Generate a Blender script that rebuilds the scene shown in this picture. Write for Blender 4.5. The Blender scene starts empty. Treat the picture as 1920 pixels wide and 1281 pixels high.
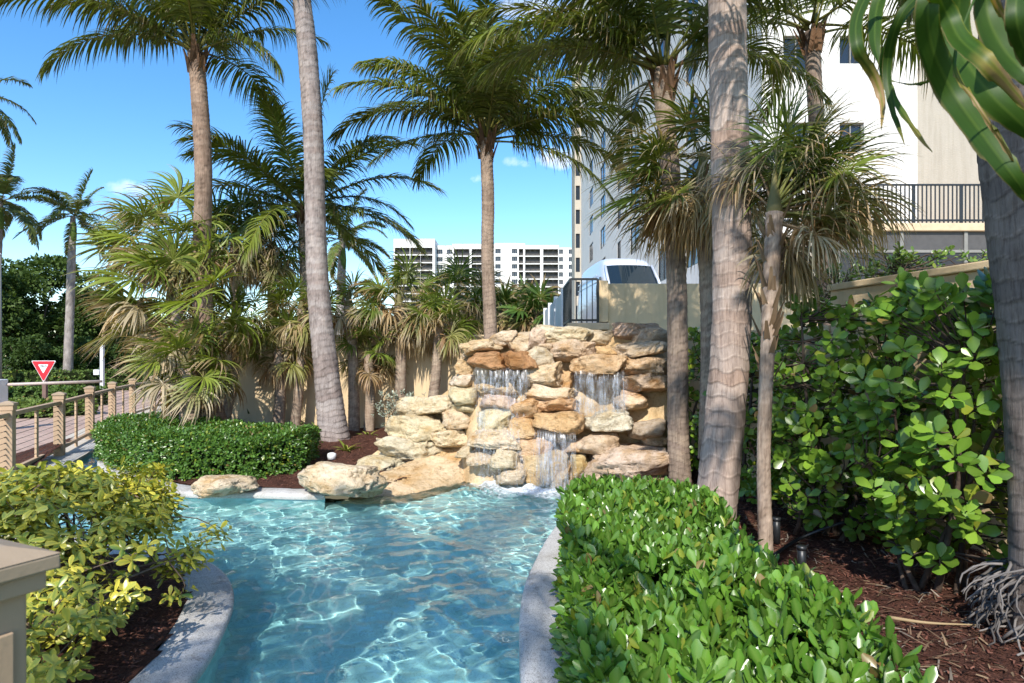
import bpy, bmesh, math, random
import numpy as np
from mathutils import Vector, Matrix, noise
from mathutils.geometry import delaunay_2d_cdt

SC = bpy.context.scene
COL = SC.collection
R = math.radians
rng = np.random.default_rng(7)
random.seed(7)

# ------------------------------------------------------------------ camera
F, CX, HY, CZ = 1200.0, 960.0, 668.0, 1.75     # focal length and horizon in photo pixels, eye height in metres
cam_d = bpy.data.cameras.new('camera')
cam = bpy.data.objects.new('camera', cam_d)
COL.objects.link(cam)
cam.location = (0, 0, CZ)
cam.rotation_euler = (R(90), 0, 0)
cam_d.sensor_width = 36
cam_d.lens = 36 * F / 1920
cam_d.shift_y = (HY - 640.5) / 1920
cam_d.clip_start, cam_d.clip_end = 0.05, 6000
cam_d.dof.use_dof = True
cam_d.dof.focus_distance = 8.0
cam_d.dof.aperture_fstop = 6.3
SC.camera = cam

# ------------------------------------------------------------------ sky, sun, exposure
LDIR = Vector((0.20, 1.0, -0.88)).normalized()          # the way the sunlight travels
ELEV = math.asin(-LDIR.z)
world = bpy.data.worlds.new('World')
SC.world = world
world.use_nodes = True
wt = world.node_tree
wt.nodes.clear()


def wn(t, **kw):
    n = wt.nodes.new(t)
    for k, v in kw.items():
        setattr(n, k, v)
    return n


def wmath(op, a, b=None, c=None, clamp=False):
    n = wn('ShaderNodeMath', operation=op, use_clamp=clamp)
    for i, v in enumerate((a, b, c)):
        if v is None:
            continue
        if isinstance(v, (int, float)):
            n.inputs[i].default_value = v
        else:
            wt.links.new(v, n.inputs[i])
    return n.outputs[0]


sky = wn('ShaderNodeTexSky', sky_type='NISHITA', sun_disc=False)
sky.sun_elevation = ELEV
sky.sun_rotation = math.atan2(-LDIR.x, -LDIR.y)
sky.air_density, sky.dust_density, sky.ozone_density = 1.0, 0.35, 2.2
hs = wn('ShaderNodeHueSaturation')
hs.inputs['Saturation'].default_value = 1.3
hs.inputs['Value'].default_value = 1.22
wt.links.new(sky.outputs[0], hs.inputs['Color'])
tc = wn('ShaderNodeTexCoord')
# a few small fair-weather clouds: soft blobs with a noisy rim, in view and all round the sky
CLOUDS = [(1052, 296, 50, 22, 1.0), (972, 305, 30, 11, 0.72), (890, 336, 26, 12, 0.66), (262, 356, 56, 18, 0.72), (606, 128, 30, 12, 0.5),
          (1010, 20, 90, 34, 0.9), (102, 62, 26, 44, 0.42), (320, 374, 60, 10, 0.6)]
dirs = [(Vector(((x - CX) / F, 1, (HY - y) / F)), rx / F, ry / F, w) for x, y, rx, ry, w in CLOUDS]
for k in range(14):                                     # the rest of the sky
    a = R(60 + k * 21.5)
    dirs.append((Vector((math.sin(a), math.cos(a), 0.16 + 0.3 * ((k * 37) % 10) / 10)), 0.05 + 0.02 * (k % 3), 0.02 + 0.008 * (k % 4), 0.6 + 0.1 * (k % 4)))
nz = wn('ShaderNodeTexNoise')
nz.inputs['Scale'].default_value = 26
nz.inputs['Detail'].default_value = 7
nz.inputs['Roughness'].default_value = 0.62
wt.links.new(tc.outputs['Generated'], nz.inputs['Vector'])
total = None
for v, rx, ry, wgt in dirs:
    ln = v.length
    v = v / ln
    side = Vector((v.y, -v.x, 0)).normalized()
    up = side.cross(v)
    d1 = wn('ShaderNodeVectorMath', operation='DOT_PRODUCT')
    d1.inputs[1].default_value = side / (rx / ln)
    d2 = wn('ShaderNodeVectorMath', operation='DOT_PRODUCT')
    d2.inputs[1].default_value = up / (ry / ln)
    d3 = wn('ShaderNodeVectorMath', operation='DOT_PRODUCT')
    d3.inputs[1].default_value = v
    for d in (d1, d2, d3):
        wt.links.new(tc.outputs['Generated'], d.inputs[0])
    r2 = wmath('ADD', wmath('MULTIPLY', d1.outputs['Value'], d1.outputs['Value']), wmath('MULTIPLY', d2.outputs['Value'], d2.outputs['Value']))
    blob = wmath('MULTIPLY', wmath('SUBTRACT', 1.0, wmath('MULTIPLY', r2, 0.5), clamp=True), wmath('GREATER_THAN', d3.outputs['Value'], 0.3))
    blob = wmath('MULTIPLY', blob, wgt)
    total = blob if total is None else wmath('MAXIMUM', total, blob)
cl = wmath('MULTIPLY', wmath('SUBTRACT', wmath('ADD', wmath('MULTIPLY', nz.outputs['Fac'], 1.5), wmath('MULTIPLY', total, 0.75)), 1.16), 1.25, clamp=True)
cl = wmath('MULTIPLY', cl, wmath('MULTIPLY', total, 1.6, clamp=True))
mixc = wn('ShaderNodeMix', data_type='RGBA')
mixc.inputs['B'].default_value = (7.4, 7.6, 8.0, 1)
wt.links.new(cl, mixc.inputs['Factor'])
wt.links.new(hs.outputs[0], mixc.inputs['A'])
bg = wn('ShaderNodeBackground')
bg.inputs['Strength'].default_value = 0.15
wt.links.new(mixc.outputs['Result'], bg.inputs['Color'])
wo = wn('ShaderNodeOutputWorld')
wt.links.new(bg.outputs[0], wo.inputs['Surface'])

sun_d = bpy.data.lights.new('sun', 'SUN')
sun_d.energy = 4.3
sun_d.angle = R(0.53)
sun_d.color = (1.0, 0.95, 0.86)
sun_d.cycles.is_caustics_light = True
sun = bpy.data.objects.new('sun', sun_d)
COL.objects.link(sun)
sun.rotation_euler = LDIR.to_track_quat('-Z', 'Y').to_euler()

vs = SC.view_settings
vs.view_transform = 'Standard'
vs.look = 'None'
vs.gamma = 1
vs.use_curve_mapping = False
vs.exposure = 0.55
SC.cycles.max_bounces = 8
SC.cycles.transparent_max_bounces = 12
SC.cycles.use_denoising = True
SC.cycles.sample_clamp_indirect = 6


# ------------------------------------------------------------------ helpers
def at(px, py, d):
    """the point at depth d seen at photo pixel (px, py)"""
    return Vector(((px - CX) * d / F, d, CZ + (HY - py) * d / F))


def gp(px, py, z=0.0):
    """the point of the level z seen at photo pixel (px, py)"""
    return at(px, py, (CZ - z) * F / (py - HY))


def norm(a):
    return a / np.maximum(np.linalg.norm(a, axis=-1, keepdims=True), 1e-9)


def np_mesh(name, V, Q, C=None, smooth=True):
    V = np.asarray(V, np.float32).reshape(-1, 3)
    Q = np.asarray(Q, np.int32).reshape(-1, 4)
    me = bpy.data.meshes.new(name)
    me.vertices.add(len(V))
    me.vertices.foreach_set('co', V.ravel())
    me.loops.add(Q.size)
    me.loops.foreach_set('vertex_index', Q.ravel())
    me.polygons.add(len(Q))
    me.polygons.foreach_set('loop_start', np.arange(0, Q.size, 4, dtype=np.int32))
    me.polygons.foreach_set('use_smooth', np.full(len(Q), smooth))
    if C is not None:
        C = np.asarray(C, np.float32).reshape(-1, 3)
        a = me.color_attributes.new('Col', 'FLOAT_COLOR', 'POINT')
        a.data.foreach_set('color', np.concatenate([C, np.ones((len(C), 1), np.float32)], 1).ravel())
    me.update(calc_edges=True)
    return me


class Batch:
    """collects quads with point colours"""
    def __init__(s):
        s.V, s.Q, s.C, s.n = [], [], [], 0

    def add(s, V, Q, C=(0.5, 0.5, 0.5)):
        V = np.asarray(V, float).reshape(-1, 3)
        C = np.asarray(C, float)
        if C.ndim == 1:
            C = np.tile(C, (len(V), 1))
        s.V.append(V)
        s.Q.append(np.asarray(Q, int).reshape(-1, 4) + s.n)
        s.C.append(C.reshape(-1, 3))
        s.n += len(V)
        return s

    def box(s, x0, y0, z0, x1, y1, z1, c=(.5, .5, .5), mat=None):
        V = np.array([[x, y, z] for z in (z0, z1) for y in (y0, y1) for x in (x0, x1)], float)
        if mat is not None:
            V = np.array([mat @ Vector(v) for v in V])
        return s.add(V, [[0, 2, 3, 1], [4, 5, 7, 6], [0, 1, 5, 4], [2, 6, 7, 3], [0, 4, 6, 2], [1, 3, 7, 5]], c)

    def bar(s, a, b, w, h, c=(.5, .5, .5)):
        """a straight bar of section w x h from a to b"""
        a, b = Vector(a), Vector(b)
        d = (b - a).normalized()
        up = Vector((0, 0, 1)) if abs(d.z) < 0.95 else Vector((0, 1, 0))
        sd = d.cross(up).normalized()
        up = sd.cross(d)
        V = [p + sd * (i * w / 2) + up * (j * h / 2) for p in (a, b) for j in (-1, 1) for i in (-1, 1)]
        return s.add([tuple(v) for v in V], [[0, 1, 3, 2], [4, 6, 7, 5], [0, 4, 5, 1], [2, 3, 7, 6], [0, 2, 6, 4], [1, 5, 7, 3]], c)

    def mesh(s, name, smooth=True):
        return np_mesh(name, np.concatenate(s.V), np.concatenate(s.Q), np.concatenate(s.C), smooth)


def obj(name, me, mat, parent=None, kind=None, smooth=None):
    if isinstance(me, Batch):
        me = me.mesh(name, bool(smooth) if smooth is not None else False)
    o = bpy.data.objects.new(name, me)
    if mat is not None and not me.materials:
        me.materials.append(mat)
    COL.objects.link(o)
    if parent is not None:
        par(o, parent)
    if kind:
        o['kind'] = kind
    return o


def par(o, p):
    o.parent = p
    o.matrix_parent_inverse = Matrix.Translation(-p.location)


def thing(name, label, cat, loc=(0, 0, 0), group=None):
    e = bpy.data.objects.new(name, None)
    e.empty_display_size = 0.2
    e.location = loc
    COL.objects.link(e)
    return tag(e, label, cat, group)


def tag(o, label, cat, group=None):
    o['label'], o['category'] = label, cat
    if group:
        o['group'] = group
    return o


def bevel(o, w, seg=2):
    m = o.modifiers.new('bevel', 'BEVEL')
    m.width, m.segments, m.limit_method = w, seg, 'ANGLE'
    return o


def strips(P, D, S, L, W, K, prof, g=0.0, wind=(0, 0, 0), fold=0.0, curl=0.0):
    """leaf-like strips: n bases P, directions D, width axes S, lengths L, half widths W"""
    P, D, S = (np.array(a, float) for a in (P, D, S))
    n = len(P)
    L = np.broadcast_to(np.asarray(L, float), (n,))
    W = np.broadcast_to(np.asarray(W, float), (n,))
    g = np.broadcast_to(np.asarray(g, float), (n,))
    D = norm(D)
    S = norm(S - (S * D).sum(1, keepdims=True) * D)
    A = 3 if fold else 2
    out = np.zeros((n, K + 1, A, 3))
    wind = np.asarray(wind, float)
    pull = g[:, None] * np.array([0, 0, -1.0]) + wind
    cf, sf = math.cos(fold), math.sin(fold)
    for k in range(K + 1):
        t = k / K
        w = (W * prof(t))[:, None]
        N = np.cross(D, S)
        if A == 3:
            out[:, k, 0] = P - S * w * cf + N * w * sf
            out[:, k, 1] = P
            out[:, k, 2] = P + S * w * cf + N * w * sf
        else:
            out[:, k, 0] = P - S * w
            out[:, k, 1] = P + S * w
        D = norm(D + pull * ((0.35 + 1.3 * t) / K) + N * (curl / K))
        S = norm(S - (S * D).sum(1, keepdims=True) * D)
        P = P + D * (L / K)[:, None]
    idx = np.arange(n * (K + 1) * A).reshape(n, K + 1, A)
    q = np.stack([idx[:, :-1, :-1], idx[:, :-1, 1:], idx[:, 1:, 1:], idx[:, 1:, :-1]], -1)
    return out, q.reshape(-1, 4)


def grad_cols(base, tip, t0, K, A, jit=0.0):
    """per strip colours from base to tip, the change starting at t0"""
    base, tip = np.asarray(base, float), np.asarray(tip, float)
    n = len(t0)
    t = np.linspace(0, 1, K + 1)
    m = np.clip((t[None, :] - np.asarray(t0)[:, None]) / 0.25, 0, 1)[:, :, None, None]
    c = np.broadcast_to(base[:, None, None, :], (n, K + 1, A, 3)) * (1 - m) + tip[:, None, None, :] * m
    return c


def smooth_path(pts, n):
    """Catmull-Rom through pts"""
    pts = [np.array(p, float) for p in pts]
    pts = [2 * pts[0] - pts[1]] + pts + [2 * pts[-1] - pts[-2]]
    out = []
    m = len(pts) - 3
    for i in range(n + 1):
        u = i / n * m
        k = min(int(u), m - 1)
        t = u - k
        a, b, c, d = pts[k:k + 4]
        out.append(0.5 * ((2 * b) + (c - a) * t + (2 * a - 5 * b + 4 * c - d) * t * t + (3 * b - a - 3 * c + d) * t ** 3))
    return np.array(out)


def tube(path, rad, sides=8, rfun=None, cap=True):
    """a round tube; rfun(i, ang) gives extra radius"""
    path = np.asarray(path, float)
    n = len(path)
    sides += (sides % 2) if cap else 0
    rad = np.broadcast_to(np.asarray(rad, float), (n,))
    T = norm(np.gradient(path, axis=0))
    ref = np.array([0, 1.0, 0]) if abs(T[0, 1]) < 0.8 else np.array([1.0, 0, 0])
    A = norm(np.cross(T, ref))
    B = np.cross(T, A)
    th = np.linspace(0, 2 * math.pi, sides, endpoint=False)
    rr = np.repeat(rad[:, None], sides, 1)
    if rfun is not None:
        rr = rr * rfun(np.arange(n)[:, None], th[None, :])
    V = path[:, None, :] + rr[:, :, None] * (np.cos(th)[None, :, None] * A[:, None, :] + np.sin(th)[None, :, None] * B[:, None, :])
    i = np.arange(n * sides).reshape(n, sides)
    j = np.roll(i, -1, 1)
    Q = np.stack([i[:-1], j[:-1], j[1:], i[1:]], -1).reshape(-1, 4)
    V = V.reshape(-1, 3)
    if cap:
        V = np.concatenate([V, path[[0, -1]]])
        a, b = n * sides, n * sides + 1
        s2 = np.arange(0, sides, 2)
        lo, hi = i[0], i[-1]
        Q = np.concatenate([Q, np.stack([np.full(len(s2), a), lo[(s2 + 2) % sides], lo[s2 + 1], lo[s2]], -1),
                            np.stack([np.full(len(s2), b), hi[s2], hi[s2 + 1], hi[(s2 + 2) % sides]], -1)])
    return V, Q


def inside(poly, X, Y):
    c = np.zeros(X.shape, bool)
    n = len(poly)
    for i in range(n):
        x1, y1 = poly[i]
        x2, y2 = poly[(i + 1) % n]
        if y1 == y2:
            continue
        c ^= ((Y < y1) != (Y < y2)) & (X < (x2 - x1) * (Y - y1) / (y2 - y1) + x1)
    return c


def fnoise(X, Y, seed=0, octs=4, scale=1.0):
    """cheap smooth sum-of-sines noise"""
    r = np.random.default_rng(seed)
    Z = np.zeros_like(X, dtype=float)
    for o in range(octs):
        for k in range(5):
            a, p = r.uniform(0, 6.283, 2)
            f = scale * 2 ** o * r.uniform(0.7, 1.3)
            Z += np.sin((X * math.cos(a) + Y * math.sin(a)) * f + p) * 0.5 ** o / 3
    return Z


# ------------------------------------------------------------------ materials
class NT:
    def __init__(s, name):
        s.m = bpy.data.materials.new(name)
        s.m.use_nodes = True
        s.t = s.m.node_tree
        s.b = s.t.nodes['Principled BSDF']
        s.out = s.t.nodes['Material Output']

    def n(s, typ, ins=None, **kw):
        k = s.t.nodes.new(typ)
        for a, v in kw.items():
            setattr(k, a, v)
        for a, v in (ins or {}).items():
            s.set(k.inputs[a], v)
        return k

    def set(s, sock, v):
        if isinstance(v, bpy.types.NodeSocket):
            s.t.links.new(v, sock)
        elif isinstance(v, (tuple, list)) and len(v) == 3 and sock.type == 'RGBA':
            sock.default_value = (*v, 1)
        else:
            sock.default_value = v

    def noise(s, scale, detail=4, rough=0.55, vec=None, dist=0.0):
        k = s.n('ShaderNodeTexNoise', {'Scale': scale, 'Detail': detail, 'Roughness': rough, 'Distortion': dist})
        if vec is not None:
            s.set(k.inputs['Vector'], vec)
        return k.outputs['Fac']

    def coord(s, scale=(1, 1, 1), kind='Object'):
        c = s.n('ShaderNodeTexCoord')
        mp = s.n('ShaderNodeMapping', {'Vector': c.outputs[kind]})
        mp.inputs['Scale'].default_value = scale
        return mp.outputs[0]

    def ramp(s, fac, stops):
        k = s.n('ShaderNodeValToRGB')
        s.set(k.inputs[0], fac)
        e = k.color_ramp.elements
        while len(e) < len(stops):
            e.new(0.5)
        for i, (p, c) in enumerate(stops):
            e[i].position = p
            e[i].color = (*c, 1) if len(c) == 3 else c
        return k.outputs[0]

    def mix(s, f, a, b, mode='MIX'):
        k = s.n('ShaderNodeMix', data_type='RGBA', blend_type=mode)
        s.set(k.inputs['Factor'], f)
        s.set(k.inputs['A'], a)
        s.set(k.inputs['B'], b)
        return k.outputs['Result']

    def math(s, op, a, b=0.0, clamp=False):
        k = s.n('ShaderNodeMath', operation=op, use_clamp=clamp)
        s.set(k.inputs[0], a)
        s.set(k.inputs[1], b)
        return k.outputs[0]

    def bump(s, h, strength=0.5, dist=0.02):
        k = s.n('ShaderNodeBump', {'Strength': strength, 'Distance': dist, 'Height': h})
        s.set(s.b.inputs['Normal'], k.outputs[0])

    def base(s, c, rough=0.6, spec=0.5, metal=0.0):
        s.set(s.b.inputs['Base Color'], c)
        s.set(s.b.inputs['Roughness'], rough)
        s.set(s.b.inputs['Specular IOR Level'], spec)
        s.set(s.b.inputs['Metallic'], metal)
        return s


def simple(name, c, rough=0.6, spec=0.4, metal=0.0, var=0.12, scale=6.0, bump=0.0, bscale=60, bdist=0.01, ochre=None):
    k = NT(name)
    v = k.coord()
    f = k.noise(scale, 6, 0.6, v)
    lo = tuple(x * (1 - var) for x in c)
    hi = tuple(min(1, x * (1 + var)) for x in c)
    k.base(k.ramp(f, [(0.3, lo), (0.7, hi)]), rough, spec, metal)
    if bump:
        k.bump(k.noise(bscale, 5, 0.6, v), bump, bdist)
    return k.m


def leaf_mat(name, rough=0.45, spec=0.35, trans=0.25, var=0.25, coat=0.0):
    """colour comes with the mesh (attribute Col); each object varies a little"""
    k = NT(name)
    a = k.n('ShaderNodeAttribute', attribute_name='Col').outputs['Color']
    oi = k.n('ShaderNodeObjectInfo').outputs['Random']
    c = k.n('ShaderNodeHueSaturation', {'Color': a})
    k.set(c.inputs['Value'], k.math('ADD', k.math('MULTIPLY', oi, var), 1 - var / 2))
    k.base(c.outputs[0], rough, spec)
    k.set(k.b.inputs['Coat Weight'], coat)
    k.set(k.b.inputs['Coat Roughness'], 0.25)
    if trans:
        tr = k.n('ShaderNodeBsdfTranslucent')
        tcx = k.mix(1.0, c.outputs[0], (1.5, 1.45, 0.6), 'MULTIPLY')
        k.set(tr.inputs['Color'], tcx)
        ms = k.n('ShaderNodeMixShader', {0: trans})
        k.set(ms.inputs[1], k.b.outputs[0])
        k.set(ms.inputs[2], tr.outputs[0])
        k.set(k.out.inputs['Surface'], ms.outputs[0])
    return k.m


MAT = {}
MAT['palm_leaf'] = leaf_mat('palm_leaf', 0.45, 0.35, 0.28)
MAT['leaf'] = leaf_mat('leaf', 0.3, 0.5, 0.2)
MAT['glossy_leaf'] = leaf_mat('glossy_leaf', 0.3, 0.5, 0.22, coat=0.08)
MAT['blade_leaf'] = leaf_mat('blade_leaf', 0.5, 0.3, 0.28)
MAT['matte_leaf'] = leaf_mat('matte_leaf', 0.6, 0.25, 0.2)


def bark_mat():
    k = NT('palm_bark')
    a = k.n('ShaderNodeAttribute', attribute_name='Col').outputs['Color']
    v = k.coord((1, 1, 0.35))
    n1 = k.noise(9, 8, 0.68, v)
    v2 = k.coord((26, 26, 2.2))
    n2 = k.noise(2.2, 6, 0.7, v2)
    c = k.mix(1.0, a, k.ramp(n1, [(0.28, (0.55, 0.52, 0.5)), (0.5, (0.95, 0.93, 0.92)), (0.72, (1.25, 1.2, 1.15))]), 'MULTIPLY')
    c = k.mix(0.75, c, k.ramp(n2, [(0.35, (0.5, 0.46, 0.44)), (0.52, (1, 1, 1))]), 'MULTIPLY')
    k.base(c, 0.85, 0.2)
    k.bump(k.math('ADD', n2, k.math('MULTIPLY', n1, 0.8)), 0.55, 0.012)
    return k.m


MAT['bark'] = bark_mat()
MAT['wood_stem'] = simple('woody_stem', (0.2, 0.14, 0.1), 0.8, 0.2, var=0.4, scale=20, bump=0.5, bscale=40)
MAT['dark_stem'] = simple('dark_stem', (0.085, 0.06, 0.045), 0.85, 0.2, var=0.4, scale=20, bump=0.5, bscale=40)


def stone_mat(name='waterfall_stone', rough=0.78):
    k = NT(name)
    c0 = k.n('ShaderNodeTexCoord').outputs['Object']
    oc = k.n('ShaderNodeObjectInfo')
    off = k.n('ShaderNodeVectorMath', {0: c0}, operation='ADD')
    k.set(off.inputs[1], oc.outputs['Location'])
    v = off.outputs[0]
    mp = k.n('ShaderNodeMapping', {'Vector': v})
    mp.inputs['Scale'].default_value = (1, 1, 2.4)
    n1 = k.noise(2.6, 7, 0.62, v, 0.6)
    n2 = k.noise(11, 8, 0.7, mp.outputs[0], 0.4)
    n3 = k.noise(42, 5, 0.7, v)
    c = k.ramp(n1, [(0.27, (0.46, 0.29, 0.13)), (0.36, (0.60, 0.46, 0.29)), (0.47, (0.68, 0.59, 0.46)), (0.64, (0.76, 0.70, 0.61)), (0.8, (0.62, 0.52, 0.38))])
    c = k.mix(0.85, c, k.ramp(n2, [(0.3, (0.3, 0.25, 0.2)), (0.42, (0.85, 0.8, 0.74)), (0.6, (1.02, 1, 0.98))]), 'MULTIPLY')
    c = k.mix(0.6, c, k.ramp(n3, [(0.33, (0.5, 0.44, 0.36)), (0.45, (1, 1, 1))]), 'MULTIPLY')
    c = k.mix(1.0, c, oc.outputs['Color'], 'MULTIPLY')
    n4 = k.noise(5.5, 9, 0.78, v, 1.5)
    c = k.mix(0.8, c, k.ramp(n4, [(0.34, (0.34, 0.29, 0.24)), (0.43, (0.88, 0.85, 0.8)), (0.5, (1, 1, 1))]), 'MULTIPLY')
    k.base(c, rough, 0.3 if rough > 0.5 else 0.5)
    h = k.math('ADD', k.math('ADD', k.math('MULTIPLY', n2, 1.0), k.math('MULTIPLY', n3, 0.4)), k.math('MULTIPLY', n4, 0.8))
    k.bump(h, 1.0, 0.04)
    return k.m


MAT['stone'] = stone_mat()
MAT['wet_stone'] = stone_mat('wet_waterfall_stone', 0.22)


def stucco(name, c, bs=70, strength=0.35, var=0.08):
    k = NT(name)
    v = k.coord()
    n1 = k.noise(0.9, 6, 0.6, v)
    n2 = k.noise(bs, 4, 0.6, v)
    cc = k.ramp(n1, [(0.3, tuple(x * (1 - var) for x in c)), (0.7, tuple(min(1, x * (1 + var * 0.5)) for x in c))])
    st = k.noise(3.0, 6, 0.65, k.coord((3, 3, 0.25)))
    cc = k.mix(0.35, cc, k.ramp(st, [(0.35, (0.72, 0.7, 0.66)), (0.55, (1, 1, 1))]), 'MULTIPLY')
    k.base(cc, 0.9, 0.2)
    k.bump(n2, strength, 0.01)
    return k.m


MAT['wall'] = stucco('tan_stucco', (0.66, 0.50, 0.31))
MAT['white_wall'] = stucco('white_stucco', (0.70, 0.68, 0.65), 40, 0.25, 0.04)
MAT['grey_wall'] = stucco('pale_grey_stucco', (0.76, 0.71, 0.66), 26, 0.5, 0.05)
MAT['beige_wall'] = stucco('beige_rough_stucco', (0.46, 0.41, 0.34), 22, 1.0, 0.06)
MAT['band'] = simple('peach_band', (0.62, 0.46, 0.30), 0.85, 0.2)
MAT['black_metal'] = simple('black_metal', (0.018, 0.02, 0.022), 0.4, 0.5)
MAT['grey_metal'] = simple('grey_metal', (0.22, 0.21, 0.19), 0.5, 0.5)
MAT['white_metal'] = simple('white_metal', (0.72, 0.73, 0.75), 0.4, 0.5, var=0.04)
MAT['cable'] = simple('cable_steel', (0.09, 0.08, 0.07), 0.4, 0.5, metal=0.5)
MAT['post_wood'] = simple('tan_composite', (0.43, 0.30, 0.19), 0.62, 0.35, var=0.1, scale=3, bump=0.15, bscale=30)
MAT['cap_wood'] = simple('post_cap_composite', (0.36, 0.27, 0.18), 0.6, 0.35, var=0.12, scale=4, bump=0.15, bscale=30)
MAT['mortar'] = None


def glass_mat(name, c, rough=0.06):
    k = NT(name)
    k.base(c, rough, 0.4)
    return k.m


MAT['dark_glass'] = glass_mat('dark_window_glass', (0.02, 0.028, 0.04))
MAT['blue_glass'] = glass_mat('tinted_window_glass', (0.02, 0.03, 0.045), 0.12)
MAT['screen'] = simple('insect_screen', (0.035, 0.036, 0.04), 0.5, 0.3)
MAT['screen_light'] = simple('pale_screen', (0.085, 0.08, 0.078), 0.5, 0.3)
MAT['interior'] = simple('dim_balcony_interior', (0.11, 0.105, 0.10), 0.8, 0.2)

# ------------------------------------------------------------------ the setting: ground, pool, road, beds
WATER_Z = -0.10
POOL = [(0.10, 2.0), (0.09, 3.6), (0.11, 4.6), (0.22, 5.4), (0.52, 6.7), (1.05, 7.9), (1.45, 8.6), (1.2, 9.2), (0.3, 9.4), (-0.3, 9.5),
        (-0.62, 9.45), (-1.18, 8.92), (-1.8, 8.35), (-2.2, 8.2), (-2.7, 8.17), (-3.3, 8.25), (-4.25, 8.32), (-5.3, 9.0), (-6.6, 10.3),
        (-7.35, 11.6), (-7.8, 12.9), (-8.25, 12.9), (-7.75, 11.6), (-7.05, 9.9), (-6.4, 8.4), (-5.9, 7.2), (-5.2, 6.6), (-4.0, 6.15),
        (-3.1, 5.8), (-2.62, 5.45), (-2.28, 5.05), (-2.05, 4.6), (-1.9, 4.1), (-1.8, 3.6), (-1.76, 2.9), (-1.8, 2.0)]


def resample(poly, step):
    """a smooth closed outline through poly"""
    pts = [np.array(p) for p in poly]
    n = len(pts)
    out = []
    for i in range(n):
        a, b, c, d = pts[i - 1], pts[i], pts[(i + 1) % n], pts[(i + 2) % n]
        m = max(2, int(np.linalg.norm(c - b) / step))
        for j in range(m):
            t = j / m
            out.append(0.5 * ((2 * b) + (c - a) * t + (2 * a - 5 * b + 4 * c - d) * t * t + (3 * b - a - 3 * c + d) * t ** 3))
    return np.array(out)


RIM = resample(POOL, 0.09)
nxt = np.roll(RIM, -1, 0) - np.roll(RIM, 1, 0)
RIM_N = norm(np.stack([nxt[:, 1], -nxt[:, 0]], 1))
if not np.mean(inside(POOL, *(RIM + RIM_N * 0.05).T)) < 0.5:
    RIM_N = -RIM_N                                       # outward
for _ in range(6):
    RIM_N = norm(RIM_N + np.roll(RIM_N, 1, 0) + np.roll(RIM_N, -1, 0))


def cdt_sheet(name, outer, hole, zfun, mat, kind='structure', steps=()):
    """a flat sheet with a hole"""
    pts = [Vector(p) for p in outer] + [Vector(p) for p in hole] + [Vector(p) for p in steps]
    no, nh = len(outer), len(hole)
    edges = [(i, (i + 1) % no) for i in range(no)] + [(no + i, no + (i + 1) % nh) for i in range(nh)]
    v, e, f, *_ = delaunay_2d_cdt(pts, edges, [], 0, 1e-5)
    hp = [tuple(p) for p in hole]
    op = [tuple(p) for p in outer]
    keep = []
    for t in f:
        c = sum((v[i] for i in t), Vector((0, 0))) / 3
        X, Y = np.array([c.x]), np.array([c.y])
        if (not nh or not inside(hp, X, Y)[0]) and inside(op, X, Y)[0]:
            keep.append(t)
    me = bpy.data.meshes.new(name)
    me.from_pydata([(p.x, p.y, zfun(p.x, p.y)) for p in v], [], keep)
    me.update()
    bm = bmesh.new()
    bm.from_mesh(me)
    bmesh.ops.recalc_face_normals(bm, faces=bm.faces)
    for fc in bm.faces:
        if fc.normal.z < 0:
            fc.normal_flip()
    bm.to_mesh(me)
    bm.free()
    return obj(name, me, mat, kind=kind)


k = NT('ground_grass')
n1 = k.noise(0.35, 6, 0.6, k.coord())
n2 = k.noise(60, 4, 0.6, k.coord())
k.base(k.mix(0.6, k.ramp(n1, [(0.3, (0.05, 0.075, 0.02)), (0.7, (0.09, 0.12, 0.035))]), k.ramp(n2, [(0.3, (0.5, 0.5, 0.5)), (0.7, (1.2, 1.2, 1.1))]), 'MULTIPLY'), 0.9, 0.2)
k.bump(n2, 0.6, 0.03)
MAT['lawn'] = k.m
INNER = [tuple(p) for p in (RIM + RIM_N * 0.2)]
ground = cdt_sheet('ground', [(-2500, -400), (2500, -400), (2500, 4000), (-2500, 4000)], INNER, lambda x, y: -0.03, MAT['lawn'])

# coping along the pool edge: grey speckled aggregate, a rounded nose over the water
k = NT('speckled_coping')
v = k.coord()
vo = k.n('ShaderNodeTexVoronoi', {'Vector': v, 'Scale': 220.0})
sp = k.noise(160, 3, 0.6, v)
big = k.noise(2.2, 5, 0.6, v)
c = k.ramp(vo.outputs['Color'], [(0.12, (0.20, 0.19, 0.18)), (0.3, (0.46, 0.45, 0.44)), (0.8, (0.62, 0.61, 0.6))])
c = k.mix(0.8, c, k.ramp(big, [(0.3, (0.60, 0.55, 0.48)), (0.42, (0.86, 0.83, 0.78)), (0.65, (1.08, 1.07, 1.05))]), 'MULTIPLY')
stn = k.noise(9, 8, 0.75, v)
c = k.mix(0.6, c, k.ramp(stn, [(0.36, (0.5, 0.44, 0.38)), (0.46, (1, 1, 1))]), 'MULTIPLY')
k.base(c, 0.72, 0.3)
k.bump(sp, 0.4, 0.006)
MAT['coping'] = k.m
prof = [(-0.035, -0.075), (-0.048, -0.04), (-0.04, -0.012), (-0.015, 0.0), (0.12, 0.006), (0.25, 0.004), (0.275, -0.004), (0.285, -0.03), (0.285, -0.1)]
cv = np.stack([np.concatenate([RIM + RIM_N * a, np.full((len(RIM), 1), z)], 1) for a, z in prof], 1)
n, m = cv.shape[:2]
i = np.arange(n * m).reshape(n, m)
j = np.roll(i, -1, 0)
Q = np.stack([i[:, :-1], i[:, 1:], j[:, 1:], j[:, :-1]], -1).reshape(-1, 4)
seg_y = RIM[:, 1]
keep = ~((RIM[:, 0] > -2.3) & (RIM[:, 0] < 1.5) & (seg_y > 8.05))          # none under the waterfall
Q = Q.reshape(n, m - 1, 4)[keep].reshape(-1, 4)
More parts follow.
